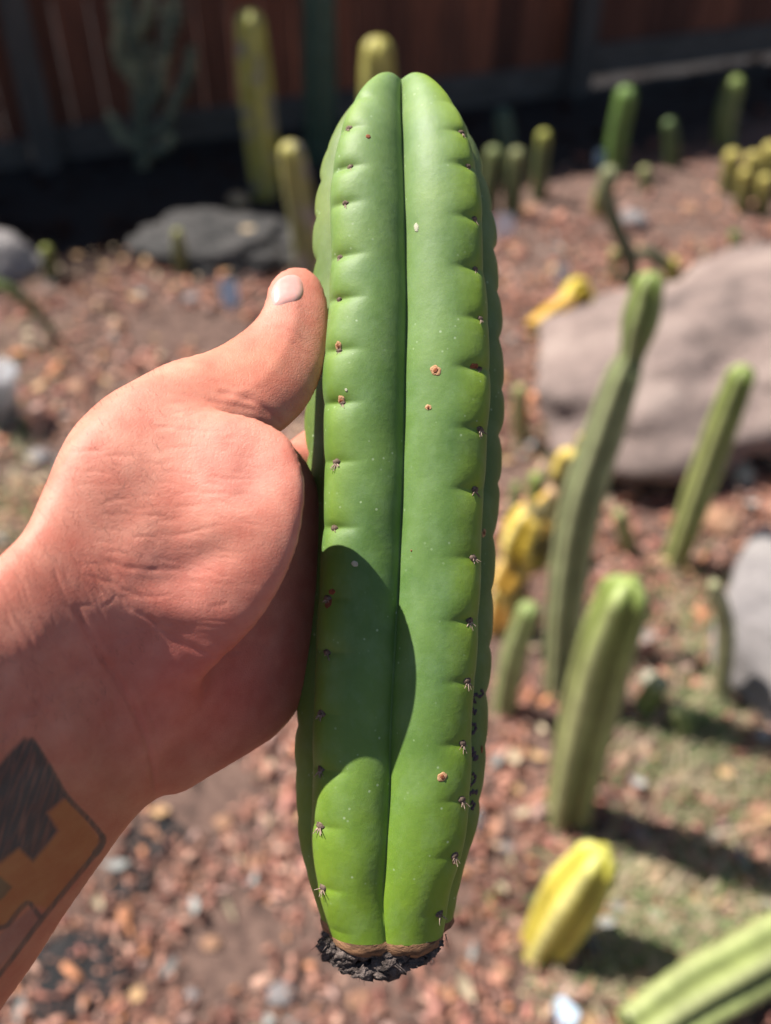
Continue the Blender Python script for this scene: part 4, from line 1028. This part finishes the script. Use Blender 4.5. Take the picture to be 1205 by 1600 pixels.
mx((.48,.20,.16), np.clip(blob(360,740,70,60,1000)+blob(270,880,70,40,1000), 0, 1)*.45); mx(pale, np.clip(blob(240,690,110,110,1000), 0, 1)*.4)
mx((.50,.16,.13), .35*np.clip(blob(200,1000,160,60,1000,-.6), 0, 1)); mx(redc*.85, np.clip(red*.7, 0, .6)*front)
SC *= (1+.10*nzv)[:, None]
DG = np.array([.075, .076, .072]); OR = np.array([.43, .18, .06]); LN = np.array([.085, .08, .07])
mx(OR, .84*inpoly([(103,1246),(130,1275),(157,1312),(140,1345),(76,1421),(45,1411),(10,1445),(-40,1470),(-60,1380),(0,1330),(29,1322),(52,1340),(90,1298),(74,1270)], 8))
mx((.16,.13,.075), .8*inpoly([(-60,1380),(0,1370),(20,1386),(5,1404),(-60,1440)], 4))
mx((.30,.17,.14), .6*inpoly([(0,1460),(50,1418),(72,1428),(0,1512),(-60,1560),(-60,1500)], 5))
grey_poly = [(-60,1215),(0,1194),(14,1177),(38,1153),(54,1158),(80,1203),(104,1244),(74,1270),(91,1298),(52,1346),(29,1325),(3,1346),(-60,1390)]
streak = np.array([noise.noise(Vector((x*.16+y*.05, y*.02-x*.01, 3))) for x, y in zip(HX, HY)]) if nv < 700000 else 0
mg = inpoly(grey_poly, 8)*np.clip(.90+.35*streak, 0, .97); mx(DG, mg)
for pts, wd, al in [([(50,1156),(80,1203),(104,1244),(140,1282),(160,1308),(158,1322),(128,1360),(80,1418),(40,1470),(0,1522),(-60,1590)], 4.2, .85), ([(62,1432),(45,1411),(28,1425),(10,1447),(-20,1452)], 4, .8), ([(160,1308),(157,1322),(150,1332)], 6, .7)]:
    d_, T = curve_d(pts); mx(LN, al*np.clip((wd+1.5-d_)/3, 0, 1)*(front > .2)*np.clip(.85+.5*streak, .3, 1))
ca = me2.color_attributes.new('Col', 'FLOAT_COLOR', 'POINT'); cx = np.ones((nv, 4), np.float32); cx[:, :3] = np.clip(SC, 0, 1); ca.data.foreach_set('color', cx.ravel())
me2.polygons.foreach_set('use_smooth', np.ones(len(me2.polygons), bool))
# skin
m, nt, p = newmat('skin'); at = nd(nt, 'ShaderNodeVertexColor'); at.layer_name = 'Col'; v = coords(nt)
n1 = noise_n(nt, 90, 5, .6, v); n2 = noise_n(nt, 1100, 3, .6, v)
cc = mixc(nt, 1.0, at.outputs[0], ramp(nt, n1.outputs[0], [(.3, (.90, .70, .68)), (.7, (1.07, 1.14, 1.14))]), 'MULTIPLY')
nt.links.new(cc, p.inputs['Base Color'])
dis = nd(nt, 'ShaderNodeVectorMath', operation='ADD'); ns = nd(nt, 'ShaderNodeVectorMath', operation='SCALE'); ns.inputs['Scale'].default_value = .0022
nwarp = noise_n(nt, 260, 3, .6, v); nt.links.new(nwarp.outputs['Color'], ns.inputs[0]); nt.links.new(v, dis.inputs[0]); nt.links.new(ns.outputs[0], dis.inputs[1])
mp = nd(nt, 'ShaderNodeMapping'); mp.inputs['Rotation'].default_value = (0, 0, 0); mp.inputs['Scale'].default_value = (.75, 1.1, 1.1); nt.links.new(dis.outputs[0], mp.inputs[0])
vo = nd(nt, 'ShaderNodeTexVoronoi', feature='DISTANCE_TO_EDGE'); vo.inputs['Scale'].default_value = 850; nt.links.new(mp.outputs[0], vo.inputs['Vector'])
vr = ramp(nt, vo.outputs['Distance'], [(0, (0, 0, 0)), (.16, (1, 1, 1))])
bb = bump(nt, vr, .24, .00010); bb = bump(nt, n2.outputs[0], .2, .0002, bb)
# long fine creases across the skin
wv = coords(nt, (1, .6, .6)); wn_ = noise_n(nt, 300, 4, .65, wv); bb = bump(nt, wn_.outputs[0], .22, .0005, bb)
n9 = noise_n(nt, 2200, 3, .7, v); bb = bump(nt, n9.outputs[0], .8, .00016, bb)
nt.links.new(bb, p.inputs['Normal'])
p.inputs['Roughness'].default_value = .5; p.inputs['Specular IOR Level'].default_value = .34
p.inputs['Subsurface Weight'].default_value = .22; p.inputs['Subsurface Radius'].default_value = (1, .35, .2); p.inputs['Subsurface Scale'].default_value = .004
M['skin'] = m; me2.materials.clear(); me2.materials.append(m)

# thumbnail
pl = [tuple(p_.vertices) for p_ in me2.polygons]
bvh = BVHTree.FromPolygons([tuple(c_) for c_ in (co2+np.array(person.location))], pl)
def hit(px, py):
    d_ = Vector(fwd + (px-W0/2)/F0*rgt + (H0/2-py)/F0*upv).normalized(); h_ = bvh.ray_cast(Vector(campos), d_); return h_[0], h_[1]
ctr = (449, 452); Nn = []
NO = dense([(426,476),(423,458),(431,440),(446,430),(463,429),(473,439),(475,457),(467,469),(450,474),(436,478)], 5)
rg = []
for k in (0, .35, .65, .88, 1.0):
    for x, y in NO:
        X_ = ctr[0]+(x-ctr[0])*k; Y_ = ctr[1]+(y-ctr[1])*k
        loc, nr = hit(X_, Y_)
        if loc is None:
            loc, nr = hit(X_+5, Y_+2)
        if loc is None: loc = Vector(U(np.array(X_), np.array(Y_), np.array(.288))); nr = Vector(-fwd)
        off = {0: .0006, .35: .00058, .65: .0005, .88: .00030, 1.0: -.0002}[k]
        rg.append(tuple(loc + nr*off))
a = np.arange(len(rg)).reshape(5, len(NO)); Fn = np.stack([a[:-1], np.roll(a[:-1], -1, 1), np.roll(a[1:], -1, 1), a[1:]], -1).reshape(-1, 4)
m, nt, p = newmat('fingernail'); v = coords(nt); n = noise_n(nt, 250, 3, .5, v)
nt.links.new(ramp(nt, n.outputs[0], [(.3, (.60, .31, .27)), (.7, (.66, .38, .34))]), p.inputs['Base Color'])
p.inputs['Roughness'].default_value = .3; p.inputs['Specular IOR Level'].default_value = .5; p.inputs['Subsurface Weight'].default_value = .15; p.inputs['Subsurface Scale'].default_value = .002
M['nail'] = m
mesh('thumbnail', rg, Fn, M['nail'], person)

# fine hair on the forearm edge and back of the hand
m, nt, p = newmat('arm_hair'); p.inputs['Base Color'].default_value = (.05, .03, .02, 1); p.inputs['Roughness'].default_value = .5; M['hair'] = m
hb = MB(); cand = np.where((front > .05) & (((HX < 260) & (HY < 1130)) | ((HX < 60) & (HY < 1500))) & (HX > -60) & (HX+HY*.9 < 1150+0*HX))[0]
for i in random.sample(list(cand), min(650, len(cand))):
    p_ = Vector(co2[i]+np.array(person.location)); n_ = Vector(no[i])
    edge_ = abs(float(np.dot(no[i], fwd)))
    d_ = (n_*.7 + Vector(rgt)*random.gauss(-.35, .4) + Vector(upv)*random.gauss(.7, .35)).normalized()
    L_ = random.uniform(.001, .0028)*(1.6 if HX[i] < 90 else 1)
    q_ = p_+d_*L_*.6; d2_ = (d_+Vector(rgt)*random.gauss(0, .4)+Vector(upv)*.3).normalized()
    hb.cone(p_, q_, .00003, .00002, 3); hb.cone(q_, q_+d2_*L_*.5, .00002, .00001, 3)
tag(hb.build('arm_hair', M['hair'], person), kind='stuff')
mm_=(HX>495)&(HX<530)&(HY>370)&(HY<412); print('DBG', mm_.sum())
print('hand verts', nv, 'chips', len(CF))
